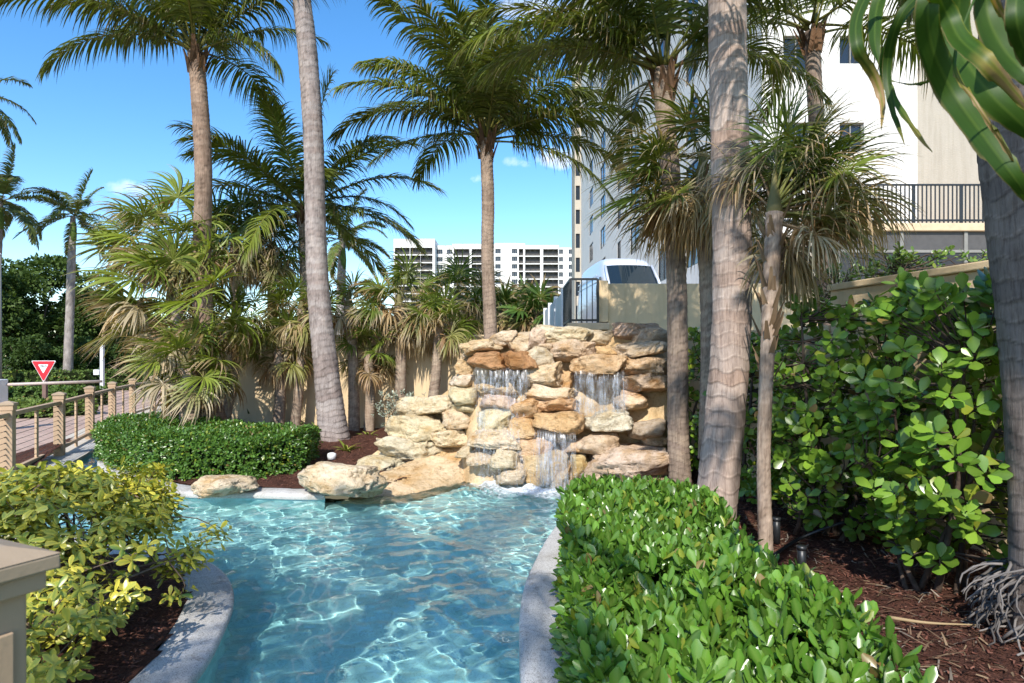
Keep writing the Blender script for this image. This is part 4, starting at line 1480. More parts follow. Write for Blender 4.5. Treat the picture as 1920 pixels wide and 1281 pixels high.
def trunk(parent, path, rad, seg, sides, ring, c1, c2, seed, name='trunk', wave=0.35, groove=0.05, dark=0.3):
    """tapered trunk with wavy leaf-scar rings cut into it"""
    r = np.random.default_rng(seed)
    P = smooth_path(path, seg)
    n = len(P)
    s = np.concatenate([[0], np.cumsum(np.linalg.norm(np.diff(P, axis=0), axis=1))])
    rr = np.interp(np.linspace(0, 1, n), np.linspace(0, 1, len(rad)), rad)
    th = np.linspace(0, 2 * math.pi, sides, endpoint=False)
    ph = s[:, None] / ring + wave * np.sin(th[None, :] + s[:, None] * 1.3 + seed) + 0.6 * wave * np.sin(2 * th[None, :] + 1.7 + s[:, None] * 2.9) + 0.5 * np.sin(s[:, None] * 2.3 + seed) + 0.12 * np.sin(5 * th[None, :] + s[:, None] * 9)
    ph = ph + 0.20 * fnoise(2.5 * np.cos(th)[None, :] + 0 * s[:, None], s[:, None] * 3.5 + 2.5 * np.sin(th)[None, :], seed, 3, 1.0)
    fr = ph - np.floor(ph)
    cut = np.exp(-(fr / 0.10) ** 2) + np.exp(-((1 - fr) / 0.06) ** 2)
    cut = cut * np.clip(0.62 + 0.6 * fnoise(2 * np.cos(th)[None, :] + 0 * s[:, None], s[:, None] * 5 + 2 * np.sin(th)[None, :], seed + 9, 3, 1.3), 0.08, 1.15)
    lump = 1 + 0.02 * np.sin(3 * th[None, :] + s[:, None] * 2) + 0.014 * np.sin(7 * th[None, :] + s[:, None] * 11 + seed)
    mult = lump * (1 + groove * (0.5 - fr) - groove * 0.7 * cut)
    V, Q = tube(P, rr, sides, lambda i, a: mult, cap=True)
    kid = np.floor(ph).astype(int)
    tone = r.uniform(0, 1, 4000)[np.abs(kid) % 4000]
    c = np.array(c1)[None, None] * (1 - tone[..., None]) + np.array(c2)[None, None] * tone[..., None]
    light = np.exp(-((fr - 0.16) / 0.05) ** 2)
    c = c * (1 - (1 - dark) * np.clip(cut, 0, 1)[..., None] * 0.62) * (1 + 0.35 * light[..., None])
    c = np.concatenate([c.reshape(-1, 3), np.tile(np.array(c1), (2, 1))])
    b = Batch().add(V, Q, c)
    return obj(name, b, MAT['bark'], parent, smooth=True), P


def frond(parent, base, az, pitch, L, n=76, leaf=0.8, seed=0, droop=1.1, wind=(-0.25, 0, 0), green=(0.055, 0.095, 0.02), tipc=(0.20, 0.15, 0.075), brown=0.12, hang=1.9, name='frond', twist=0.0, width=0.016):
    """one pinnate frond: a curved midrib with two rows of drooping leaflets"""
    r = np.random.default_rng(seed)
    K = 22
    d = np.array([math.cos(pitch) * math.cos(az), math.cos(pitch) * math.sin(az), math.sin(pitch)])
    p = np.array(base, float)
    w = np.array(wind, float)
    P, T = [p.copy()], [d.copy()]
    for q in range(K):
        t = q / K
        d = d + (-UP * droop * (0.35 + 1.3 * t) + w * (0.3 + t)) / K
        d /= np.linalg.norm(d)
        p = p + d * L / K
        P.append(p.copy())
        T.append(d.copy())
    P, T = np.array(P), norm(np.array(T))
    side = np.array([-math.sin(az), math.cos(az), 0]) * math.cos(twist) + UP * math.sin(twist)
    S = norm(side - (T * side).sum(1, keepdims=True) * T)
    N = np.cross(T, S)
    N *= np.sign(N[:, 2:3] + 1e-6) if abs(twist) < 0.5 else 1
    b = Batch()
    ts = np.linspace(0, 1, K + 1)
    V, Q = tube(P, np.interp(ts, [0, 0.1, 0.5, 1], [0.034, 0.022, 0.012, 0.004]) * (L / 3.0), 6)
    rc = np.array([0.20, 0.19, 0.045])
    b.add(V, Q, rc)
    for sgn in (-1, 1):
        t = np.sort(np.clip(np.linspace(0.16, 0.995, n) + r.normal(0, 0.004, n), 0.12, 1))
        pi = t * K
        q = np.minimum(pi.astype(int), K - 1)
        f = (pi - q)[:, None]
        bp = P[q] * (1 - f) + P[q + 1] * f
        tt, ss, nn = (norm(a[q] * (1 - f) + a[q + 1] * f) for a in (T, S, N))
        A = np.radians(np.interp(t, [0.12, 0.5, 1], [72, 56, 18]) + r.normal(0, 5, n))[:, None]
        D = tt * np.cos(A) + sgn * ss * np.sin(A) + nn * (0.22 + r.normal(0, 0.08, n))[:, None]
        ln = leaf * np.interp(t, [0.12, 0.25, 0.55, 0.85, 1], [0.55, 0.9, 1.0, 0.75, 0.42]) * r.uniform(0.86, 1.1, n) * (L / 3.0)
        W = np.cross(D, nn) + nn * r.normal(0, 0.35, n)[:, None]
        Kl = 5
        LV, LQ = strips(bp, D, W, ln, width * (L / 3.0) * r.uniform(0.8, 1.15, n), Kl, lambda u: (0.55 + 1.8 * u) if u < 0.25 else max(0.04, 1.0 - (u - 0.25) * 1.28), g=hang * r.uniform(0.6, 1.35, n), wind=w * 1.6)
        base_c = np.array(green) * r.uniform(0.7, 1.3, (n, 1)) + np.array([0.05, 0.045, 0]) * np.clip(t - 0.45, 0, 1)[:, None] * r.uniform(0, 1.5, (n, 1))
        tip_c = np.tile(tipc, (n, 1)) * r.uniform(0.6, 1.2, (n, 1))
        t0 = np.where(r.uniform(0, 1, n) < brown * 3, r.uniform(0.35, 0.85, n), r.uniform(0.8, 1.2, n))
        b.add(LV, LQ, grad_cols(base_c, tip_c, t0, Kl, 2))
    return obj(name, b, MAT['palm_leaf'], parent, smooth=True)


def fan_leaf(parent, base, az, pitch, Lp, rad, seed=0, wind=(-0.9, 0, 0), dead=0.0, nseg=38, hang=1.5, green=(0.085, 0.135, 0.022), spread=124, droop=0.5, slim=1.0):
    """one fan leaf: stalk and a pleated fan of tapering segments"""
    r = np.random.default_rng(seed)
    K = 8
    d = np.array([math.cos(pitch) * math.cos(az), math.cos(pitch) * math.sin(az), math.sin(pitch)])
    p = np.array(base, float)
    w = np.array(wind, float)
    P = [p.copy()]
    for q in range(K):
        d = d + (-UP * droop * 1.0 + w * 0.35) / K
        d /= np.linalg.norm(d)
        p = p + d * Lp / K
        P.append(p.copy())
    P = np.array(P)
    b = Batch()
    V, Q = tube(P, np.linspace(0.014, 0.008, K + 1), 5)
    b.add(V, Q, (0.20, 0.20, 0.05) if dead < 0.5 else (0.22, 0.15, 0.08))
    side = norm(np.cross(d, UP) + 1e-6)
    side = side + UP * r.normal(0, 0.5)
    side = norm(side - (side @ d) * d)
    nn = np.cross(side, d)
    if nn[2] < 0:
        nn, side = -nn, -side
    ph = np.radians(np.linspace(-spread, spread, nseg) + r.normal(0, 1.0, nseg))
    dp = math.radians(2 * spread / nseg)
    mess = 0.05 + 0.26 * dead
    D = d[None] * np.cos(ph)[:, None] + side[None] * np.sin(ph)[:, None] + r.normal(0, mess, (nseg, 3)) + nn[None] * (0.22 + 0.05 * np.cos(np.arange(nseg) * math.pi))[:, None]
    S = np.cross(D, nn[None]) + nn[None] * (0.45 * np.where(np.arange(nseg) % 2, 1, -1))[:, None]
    ln = rad * (1.02 - 0.30 * (np.abs(ph) / math.radians(spread)) ** 2) * r.uniform(0.9, 1.08, nseg)
    Kl = 8
    PR = lambda u: max(0.02, min(u + 0.03, 0.42 * (1 - u) / 0.58 + 0.01)) * 1.12
    LV, LQ = strips(np.tile(p, (nseg, 1)), D, S, ln, rad * math.tan(dp / 2) * slim, Kl, PR, g=(hang + 1.6 * dead) * r.uniform(0.45, 1.5, nseg), wind=w * r.uniform(0.7, 1.3, (nseg, 1)))
    gc = np.array(green) * r.uniform(0.75, 1.2)
    dc = np.array([(0.40, 0.28, 0.155), (0.32, 0.195, 0.10), (0.44, 0.35, 0.23)][r.integers(0, 3)])
    base_c = (gc * (1 - dead) + dc * dead)[None] * r.uniform(0.8, 1.25, (nseg, 1))
    tip_c = dc[None] * r.uniform(0.7, 1.2, (nseg, 1))
    lim = 0.6 if r.uniform() < 0.5 else 0.32
    t0 = r.uniform(lim, lim + 0.38, nseg)
    c = grad_cols(base_c, tip_c, t0, Kl, 2)
    if dead < 0.5:
        c[:, 0:2] = c[:, 0:2] * 0.5 + np.array([0.20, 0.22, 0.04]) * 0.5         # paler yellow hub
    b.add(LV, LQ, c)
    return obj('dead_leaf' if dead > 0.5 else 'fan_leaf', b, MAT['palm_leaf'], parent, smooth=True)


def coco_palm(label, path, rad, crown=None, n=18, L=3.1, seed=1, sides=28, seg=260, ring=0.085, c1=(0.30, 0.25, 0.21), c2=(0.42, 0.36, 0.31), fronds=(), lo=-35, hi=82, wind=(-0.25, 0, 0), nleaf=76, leaf=0.8,
              name='coconut_palm', boots=True, green=(0.095, 0.125, 0.02), brown=0.14, group=None, wave=0.35, hang=2.6, dark=0.3, fan0=0.0, groove=0.05, width=0.021):
    base = path[0]
    pt = thing(name, label, 'palm', tuple(base), group)
    tr, P = trunk(pt, path, rad, seg, sides, ring, c1, c2, seed, wave=wave, dark=dark, groove=groove)
    top = np.array(P[-1])
    ax = norm(P[-1] - P[-8])
    r = np.random.default_rng(seed * 13 + 5)
    if n or fronds:
        if boots:                                        # brown fibrous leaf bases under the crown
            for q in range(11):
                a = q * 2.4 + r.uniform(-0.2, 0.2)
                o = np.array([math.cos(a), math.sin(a), 0])
                p0 = top - ax * r.uniform(0.10, 0.42) + o * rad[-1] * 0.75
                h = r.uniform(0.25, 0.5)
                V, Q = strips([p0], [o * 0.35 + UP], [np.cross(o, UP)], [h], [r.uniform(0.07, 0.11)], 4, lambda u: 1 - 0.7 * u, g=0.3, fold=0.5)
                ob = obj('leaf_base', Batch().add(V, Q, np.array([0.17, 0.095, 0.055]) * r.uniform(0.6, 1.6)), MAT['matte_leaf'], pt, smooth=True)
        spec = [(R(a), R(p), l) for a, p, l in fronds]
        for q in range(n):
            age = (q + 0.5) / n
            spec.append((fan0 + q * 2.39996 + r.normal(0, 0.15), R(hi + (lo - hi) * age ** 0.9 + r.normal(0, 5)), r.uniform(0.88, 1.08)))
        for q, (a, p, l) in enumerate(spec):
            b0 = top + ax * r.uniform(-0.05, 0.12) + np.array([math.cos(a), math.sin(a), 0]) * 0.05
            old = max(0.0, -p)
            frond(pt, b0, a, p, L * l, nleaf, leaf, seed * 97 + q, droop=r.uniform(0.95, 1.5), wind=wind, brown=brown + old * 0.4, hang=hang,
                  green=np.array(green) * r.uniform(0.75, 1.25) + np.array([0.03, 0.025, 0.0]) * r.uniform(0, 1), twist=r.normal(0, 0.18), width=width)
    return pt


def fan_palm(label, path, rad, n=20, ndead=8, Lp=0.55, r_leaf=0.62, seed=1, lo=-35, hi=80, wind=(-0.8, 0, 0), green=(0.085, 0.135, 0.022), group='fan palms planted along the garden wall', nseg=38, sides=16, name='fan_palm', avoid=None, extra=(), azr=None, slim=1.0, nboots=9, boot_len=0.4, hang=1.25, c1=(0.36, 0.29, 0.22), c2=(0.27, 0.2, 0.15)):
    pt = thing(name, label, 'palm', tuple(path[0]), group)
    tr, P = trunk(pt, path, rad, 110, sides, 0.06, c1, c2, seed, wave=0.5, groove=0.09)
    top = np.array(P[-1])
    r = np.random.default_rng(seed * 31 + 3)
    V, Q = tube([top - UP * 0.06, top + UP * 0.06, top + UP * 0.2, top + UP * 0.42], [rad[-1] * 1.04, rad[-1] * 0.9, rad[-1] * 0.5, 0.006], 10)
    obj('crown_heart', Batch().add(V, Q, (0.17, 0.15, 0.06)), MAT['matte_leaf'], pt, smooth=True)
    for q in range(nboots):                              # old leaf boots
        a = q * 2.4
        o = np.array([math.cos(a), math.sin(a), 0])
        hb = r.uniform(-0.05, boot_len)
        p0 = P[int(np.clip((1 - hb / np.linalg.norm(P[-1] - P[0])) * (len(P) - 1), 0, len(P) - 1))] + o * rad[-1] * 0.8
        V, Q = strips([p0], [o * 0.5 + UP], [np.cross(o, UP)], [r.uniform(0.12, 0.25)], [0.03], 3, lambda u: 1 - 0.6 * u, fold=0.4)
        obj('leaf_base', Batch().add(V, Q, np.array([0.24, 0.16, 0.10]) * r.uniform(0.6, 1.4)), MAT['matte_leaf'], pt, smooth=True)
    for q in range(n):
        age = (q + 0.5) / n
        a = q * 2.39996 + seed if azr is None else R(azr[0] + (azr[1] - azr[0]) * ((q * 0.618) % 1))
        p = R(hi + (lo - hi) * age + r.normal(0, 7))
        if azr is None and math.sin(a) < -0.75 and p < 0.5:
            a += 1.1                                   # few leaves square to the open side
        fan_leaf(pt, top + UP * r.uniform(-0.05, 0.1), a, p, Lp * r.uniform(0.8, 1.2), r_leaf * r.uniform(0.85, 1.1), seed * 50 + q, wind=wind, nseg=nseg, green=green, hang=hang * r.uniform(0.8, 1.3), dead=0.0 if age < 0.75 else 0.35, slim=slim)
    for q in range(ndead):
        a = q * 2.39996 + seed * 2.1 if azr is None else R(azr[0] + (azr[1] - azr[0]) * ((q * 0.618 + 0.3) % 1))
        pd = R(r.uniform(-62, -20)) if q % 3 else R(r.uniform(-25, 35))
        fan_leaf(pt, top - UP * r.uniform(0.02, 0.2), a, pd, Lp * r.uniform(0.5, 0.95), r_leaf * r.uniform(0.75, 1.0), seed * 77 + q, wind=np.array(wind) * 0.35, dead=r.uniform(0.75, 1.0), nseg=max(16, nseg - 8), hang=2.0, slim=slim)
    for e, (a, p, lp, rl, dd) in enumerate(extra):
        fan_leaf(pt, top, R(a), R(p), lp, rl, seed * 19 + e, wind=wind if dd < 0.5 else (0.0, 0, 0), dead=dd, nseg=nseg + 6, hang=hang if dd < 0.5 else 2.2, slim=slim)
    return pt


PINK = dict(c1=(0.34, 0.245, 0.195), c2=(0.44, 0.36, 0.31))
GREY = dict(c1=(0.30, 0.27, 0.25), c2=(0.42, 0.38, 0.35))

# A: tall palm at the end of the clipped hedge
dA = 12.2
coco_palm('tall coconut palm with flared foot rising from the clipped hedge', [at(408, 818, dA), at(398, 780, dA), at(386, 690, dA), at(379, 500, dA), at(381, 320, dA), at(374, 180, dA), at(366, 98, dA)],
          [0.33, 0.24, 0.185, 0.165, 0.155, 0.15, 0.14], n=13, L=2.95, seed=3, c1=(0.33, 0.24, 0.18), c2=(0.24, 0.165, 0.12), hi=86, lo=18, wave=0.2, wind=(-0.12, 0, 0),
          fronds=[(183, 22, 1.0), (352, 38, 1.12), (330, 8, 0.9), (192, 40, .9), (150, 62, 1.0), (20, 64, 1.05), (205, 52, .95), (250, 70, .9), (340, 55, 1.0)])
# B: leaning grey trunk, its crown above
dB = 11.8
coco_palm('leaning grey coconut palm trunk with thick rough foot in the mulch', [at(628, 842, dB), at(624, 800, dB), at(612, 700, dB), at(598, 560, dB), at(591, 400, dB), at(587, 250, dB), at(577, 100, dB), at(563, -20, dB), at(545, -190, dB), at(520, -400, dB)],
          [0.34, 0.27, 0.225, 0.20, 0.185, 0.18, 0.175, 0.165, 0.16, 0.14], n=15, L=2.8, seed=5, seg=420, ring=0.11, hi=86, lo=12, c1=(0.36, 0.32, 0.30), c2=(0.27, 0.22, 0.20), wave=0.25)
# C: behind the waterfall
dC = 12.6
coco_palm('slim coconut palm with full crown standing behind the rock waterfall', [at(921, 700, dC), at(919, 600, dC), at(914, 480, dC), at(915, 370, dC), at(911, 262, dC)],
          [0.14, 0.13, 0.125, 0.125, 0.12], n=15, L=2.9, seed=8, c1=(0.34, 0.26, 0.20), c2=(0.27, 0.20, 0.155), hi=88, lo=25, wind=(-0.08, 0, 0), hang=2.3,
          fronds=[(176, 34, 1.12), (186, 5, .8), (8, 14, 1.05), (350, -2, 0.95), (160, 55, 1.15), (20, 45, 1.1), (120, 72, 1.15), (60, 70, 1.1), (200, 66, 1.1), (215, 48, 1.0), (330, 35, 1.0), (255, 62, .95), (290, 50, .9), (10, 62, 1.1), (350, 25, 1.05), (100, 80, 1.1)])
# D: beside the right end of the waterfall
dD = 8.5
coco_palm('dark slim coconut palm beside the shaded end of the waterfall', [at(1275, 905, dD), at(1272, 820, dD), at(1271, 680, dD), at(1268, 520, dD), at(1258, 330, dD), at(1245, 190, dD), at(1243, 130, dD)],
          [0.15, 0.14, 0.135, 0.13, 0.125, 0.125, 0.12], n=13, L=2.7, seed=11, c1=(0.30, 0.235, 0.18), c2=(0.23, 0.175, 0.14), hi=86, lo=18, wind=(-0.2, 0, 0), hang=2.2, nleaf=64,
          fronds=[(178, 40, 1.0), (190, 20, 0.95), (165, 58, 1.0), (172, 28, .9), (205, 45, .9), (185, 62, 1.05), (350, 40, 1.0), (5, 22, .9), (215, 25, .75)])
# E: the big pale trunk
dE = 6.2
coco_palm('thick pale pink ringed coconut palm trunk rising beside the glossy hedge', [at(1338, 1010, dE), at(1343, 940, dE), at(1358, 800, dE), at(1371, 620, dE), at(1371, 400, dE), at(1367, 200, dE), at(1363, 0, dE), at(1355, -300, dE), at(1345, -560, dE)],
          [0.205, 0.195, 0.188, 0.184, 0.18, 0.178, 0.176, 0.17, 0.15], n=15, L=2.9, seed=14, seg=620, sides=56, ring=0.13, hi=85, lo=15, wave=0.1, dark=0.45, groove=0.022, **PINK)
# H: big crown behind the leaning trunk
dH = 15.5
coco_palm('broad coconut palm crown behind the leaning grey trunk', [at(578, 700, dH), at(575, 560, dH), at(572, 470, dH), at(570, 395, dH)], [0.16, 0.15, 0.14, 0.13], n=18, L=3.1, seed=17, hi=86, lo=-22, hang=1.5, wind=(0.05, 0, 0),
          fronds=[(178, 30, 1.1), (5, 35, 1.1), (165, 10, 1.05), (12, 5, 1.0), (190, 50, 1.1), (350, 52, 1.05), (185, -12, .95)])
# I: trunk in front of the terrace
dI = 9.6
coco_palm('coconut palm with ringed trunk standing before the terrace column', [at(1552, 640, dI), at(1547, 540, dI), at(1541, 420, dI), at(1532, 260, dI), at(1522, 60, dI)], [0.13, 0.12, 0.115, 0.11, 0.11], n=14, L=2.6, seed=21, hi=84, lo=-5, hang=2.0,
          c1=(0.30, 0.235, 0.19), c2=(0.24, 0.18, 0.145), nleaf=50)
# G: nearest trunk on the right with a root mass at its foot
dG = 3.75
G = coco_palm('dark near palm trunk with a mass of pale curling roots', [at(1962, 1250, dG), at(1958, 1080, dG), at(1952, 880, dG), at(1935, 640, dG), at(1908, 420, dG), at(1888, 240, dG), at(1890, 0, dG), at(1870, -300, dG), at(1850, -560, dG)],
              [0.19, 0.168, 0.162, 0.158, 0.155, 0.15, 0.145, 0.14, 0.12], n=13, L=2.6, seed=23, seg=420, sides=40, ring=0.11, c1=(0.155, 0.13, 0.12), c2=(0.22, 0.185, 0.165), hi=84, lo=18, wave=0.2, groove=0.03)
gb = at(1955, 1215, dG)
r = random.Random(4)
for q in range(210):                                    # roots spilling from the foot
    a = r.uniform(0, 6.28)
    z = r.uniform(0.0, 0.42) ** 1.0
    p = np.array([gb.x + math.cos(a) * 0.19, gb.y + math.sin(a) * 0.19, bed_z(gb.x, gb.y) + z])
    pts = [p]
    d = np.array([math.cos(a), math.sin(a), 0.1])
    for e in range(7):
        d = d + np.array([r.uniform(-.7, .7), r.uniform(-.7, .7), -0.3])
        d /= np.linalg.norm(d)
        p = p + d * r.uniform(0.025, 0.055)
        p[2] = max(p[2], bed_z(p[0], p[1]) + 0.008)
        pts.append(p)
    V, Q = tube(np.array(pts), np.linspace(0.009, 0.005, 8) * r.uniform(.6, 1.3), 6)
    obj('root', Batch().add(V, Q, np.array((0.24, 0.215, 0.20)) * r.uniform(0.4, 1.2)), MAT['matte_leaf'], G, smooth=True)
# unseen palms behind the viewpoint, placed to cast shade on pool and shrubs
coco_palm('unseen coconut palm near the deck shading the pool middle', [(-3.2, -4.2, 0), (-3.1, -4.3, 4), (-2.9, -4.2, 8.0)], [0.2, 0.16, 0.14], n=10, L=2.6, seed=37, seg=60, sides=14, lo=-10)
coco_palm('unseen coconut palm added to shade the big shrubs', [(3.0, -1.2, 0), (2.8, -0.9, 3), (2.0, -0.1, 6.1)], [0.2, 0.16, 0.14], n=9, L=2.0, seed=41, seg=60, sides=14, lo=5)

# fan palms along the wall (windblown towards the road)
WB = (-1.15, 0, 0)
FANS = [
    # label, base px py, head px py, depth, radii, leaves, dead, stalk, radius, wind, low
    ('bushy fan palm with leaves blown over the road fence', (322, 806), (332, 575), 11.5, (0.15, 0.10), 24, 9, .95, 0.9, (-1.5, 0, 0), -25),
    ('short fan palm with low green leaves at the hedge corner', (352, 806), (352, 690), 11.1, (0.19, 0.13), 16, 3, .62, .72, (-1.0, 0, 0), -20),
    ('small slim fan palm between the thick trunks behind the hedge', (374, 806), (384, 712), 11.3, (0.12, 0.09), 11, 3, .4, .5, (-.6, 0, 0), -20),
    ('tall fan palm whose yellowish leaves top the hedge corner cluster', (338, 800), (318, 470), 12.5, (0.13, 0.10), 22, 8, .85, .85, (-1.3, 0, 0), -25),
    ('fan palm with brown skirt against the wall beside the flared trunk', (418, 806), (448, 610), 13.0, (0.11, 0.09), 15, 6, .5, .6, (-.4, 0, 0), -25),
    ('fan palm with bright green upright leaves before the wall', (522, 796), (522, 655), 13.0, (0.12, 0.095), 13, 5, .45, .6, (-.3, 0, 0), -25),
    ('fan palm with long brown skirt touching the leaning trunk', (553, 796), (566, 580), 13.0, (0.10, 0.09), 15, 7, .5, .6, (-.5, 0, 0), -25),
    ('fan palm with a heavy dry skirt just past the leaning trunk', (664, 806), (654, 575), 13.0, (0.12, 0.1), 13, 5, .42, .55, (-.3, 0, 0), -30),
    ('twin stemmed fan palm beside the silver leaved plant', (692, 806), (690, 665), 13.0, (0.11, 0.09), 13, 5, .42, .52, (-.3, 0, 0), -25),
    ('fan palm with a shaggy dry crown behind the silver leaved plant', (748, 800), (748, 575), 13.0, (0.12, 0.10), 18, 9, .55, .66, (-.55, 0, 0), -25),
    ('leaning fan palm closest to the waterfall steps', (804, 752), (822, 610), 13.0, (0.12, 0.09), 16, 5, .48, .62, (-.25, 0, 0), -20),
]
for q, (lb, bp, hp, d, rd, n, nd, lpt, rl, wd, lo_) in enumerate(FANS):
    b0, h0 = at(*bp, d), at(*hp, d + 0.1)
    b0.z = min(b0.z, float(bed_z(b0.x, b0.y)) - 0.02)
    fan_palm(lb, [b0, b0 * 0.5 + h0 * 0.5 + Vector((0.04, 0, 0)), h0], rd, n, nd, lpt, rl, 40 + q, lo=lo_, wind=wd, green=(0.17, 0.215, 0.03) if q < 4 else (0.135, 0.185, 0.03))
# behind the wall
for q, (lb, hx, hy_, d, rl) in enumerate((('fan palm head above the wall beside the tall trunk', 440, 452, 15.2, .85), ('dry fan palm head above the wall behind the leaning trunk', 508, 470, 15.6, .8),
                                          ('fan palm crown above the garden wall beside the condominium corner', 858, 560, 15.8, .75))):
    h0 = at(hx, hy_, d)
    fan_palm(lb, [Vector((h0.x - .1, d, 0)), Vector((h0.x + .03, d, h0.z / 2)), h0], (0.13, 0.10), 15, 12, .6, rl, 60 + q, group='fan palms showing above the garden wall', wind=(-.5, 0, 0), lo=-40)
for q, (hx, hy_, d) in enumerate(((938, 585, 25), (983, 583, 27), (1008, 592, 24), (890, 590, 26))):
    h0 = at(hx, hy_, d)
    fan_palm(['distant fan palm seen just past the slim coconut trunk', 'distant fan palm with tallest crown before the condominium', 'distant fan palm beside the end of the vinyl fence', 'distant fan palm half hidden behind the slim coconut trunk'][q], [Vector((h0.x, d, 0)), Vector((h0.x + .05, d, h0.z / 2)), h0], (0.14, 0.11), 20, 6, .6, 1.0, 70 + q, group='distant fan palms before the condominium', wind=(-.2, 0, 0), nseg=18, sides=10, green=(0.06, 0.11, 0.02))
# right hand fan palms
h0 = at(1316, 335, 8.3)
fan_palm('shaggy fan palm with tangled dry leaves behind the big pale trunk', [at(1326, 860, 8.3), at(1330, 620, 8.3), h0], (0.12, 0.11, 0.10), 24, 22, .6, .76, 81, nseg=46, slim=0.85, group='fan palms near the boundary wall', wind=(-.55, 0, 0), lo=-50, green=(0.105, 0.135, 0.022),
         extra=[(182, 20, .75, .85, 0), (175, 0, .8, .85, 0), (190, -12, .75, .8, 0.2), (185, 40, .7, .8, 0), (200, -30, .6, .8, .9), (170, -25, .65, .8, .9)])
fan_palm('thin fibrous fan palm with dry hanging leaf before the terrace', [at(1436, 1040, 5.5), at(1432, 860, 5.5), at(1440, 640, 5.5), at(1452, 400, 5.6)], (0.062, 0.056, 0.06, 0.075), 24, 9, .50, .60, 83, group='fan palms near the boundary wall', wind=(.12, .1, 0), lo=5, azr=(-48, 82), nseg=54, slim=0.8, green=(0.105, 0.14, 0.022), nboots=46, boot_len=1.3, sides=20,
         extra=[(350, 22, .70, .6, 1.0), (355, 12, .6, .58, 1.0), (110, 50, .6, .6, 1.0), (95, 65, .6, .6, .95), (60, 60, .6, .6, 1.0), (20, 40, .55, .6, 0), (345, 50, .55, .65, 0), (5, 60, .6, .65, 0), (80, 62, .6, .65, 0)], c1=(0.42, 0.33, 0.26), c2=(0.32, 0.24, 0.18))

# royal palms across the road
for q, (lb, bx, hx, hy_, d, L) in enumerate((('royal palm with green crownshaft beyond the road fence', 126, 137, 405, 33, 2.6), ('windblown royal palm with dry brown fronds at the frame edge', -20, 0, 378, 30, 3.0),
                                            ('tall royal palm with frond tips hanging above the road', -75, -62, 175, 26, 2.6), ('dry palm crown rising behind the leaning trunk', 634, 642, 448, 27, 2.3))):
    h0 = at(hx, hy_, d)
    b0 = Vector(((bx - CX) * d / F, d, -0.03))
    pt = coco_palm(lb, [b0, b0 * .6 + h0 * .4, b0 * .25 + h0 * .75, h0], [0.24, 0.2, 0.19, 0.12], n=17, L=L, seed=90 + q, seg=60, sides=14, nleaf=70, leaf=0.62, c1=(0.36, 0.33, 0.31), c2=(0.30, 0.27, 0.25), ring=0.2, name='royal_palm', boots=False, hi=75, lo=-38, wind=(-0.5, 0, 0) if q < 3 else (0.2, 0, 0),
                   green=(0.11, 0.15, 0.04), brown=0.45, hang=1.2, width=0.035, group='palms across the road' if q < 3 else None)
    c0 = h0 + Vector((0, 0, -1.3))
    V, Q = tube([c0, c0 + (h0 - c0) * .3, c0 + (h0 - c0) * .7, h0], [0.15, 0.17, 0.13, 0.08], 12)
    obj('crownshaft', Batch().add(V, Q, (0.14, 0.22, 0.05)), MAT['matte_leaf'], pt, smooth=True)

# ------------------------------------------------------------------ hedges, shrubs, small plants
OBOV = lambda u: [0.16, 0.6, 0.95, 1.0, 0.30][int(round(u * 4))]
ROUND = lambda u: [0.12, 0.55, 0.95, 1.0, 0.22][int(round(u * 4))]


def in_frame(p):
    y = np.maximum(p[:, 1], 0.01)
    X, Y = CX + p[:, 0] / y * F, HY - (p[:, 2] - CZ) / y * F
    return (X > 0) & (X < 1920) & (Y > 0) & (Y < 1281) & (p[:, 1] > 0.5)


def plant_leaves(parent, V, C, mat, nsep=300, name='leaf', rank=None):
    """V, C (n, K+1, A, 3): the leaves that show largest become parts, the rest one stuff part"""
    n, k1, A = V.shape[:3]
    idx = np.arange(k1 * A).reshape(k1, A)
    q1 = np.stack([idx[:-1, :-1], idx[:-1, 1:], idx[1:, 1:], idx[1:, :-1]], -1).reshape(-1, 4)
    order = np.arange(n)
    sep = 0
    if nsep:
        ctr = V.mean((1, 2))
        d = np.linalg.norm(ctr - np.array([0, 0, CZ]), axis=1) if rank is None else rank
        d = np.where(in_frame(ctr), d, 1e6)
        order = np.argsort(d)
        sep = min(nsep, int((d < 1e6).sum()))
        for i in order[:sep]:
            c = ctr[i]
            o = obj(name, np_mesh(name, V[i] - c, q1, C[i]), mat, parent)
            o.location = c
    rest = order[sep:]
    if len(rest):
        off = (np.arange(len(rest)) * k1 * A)[:, None, None]
        o = obj('foliage', np_mesh('foliage', V[rest], (q1[None] + off).reshape(-1, 4), C[rest]), mat, parent, kind='stuff')
    return sep


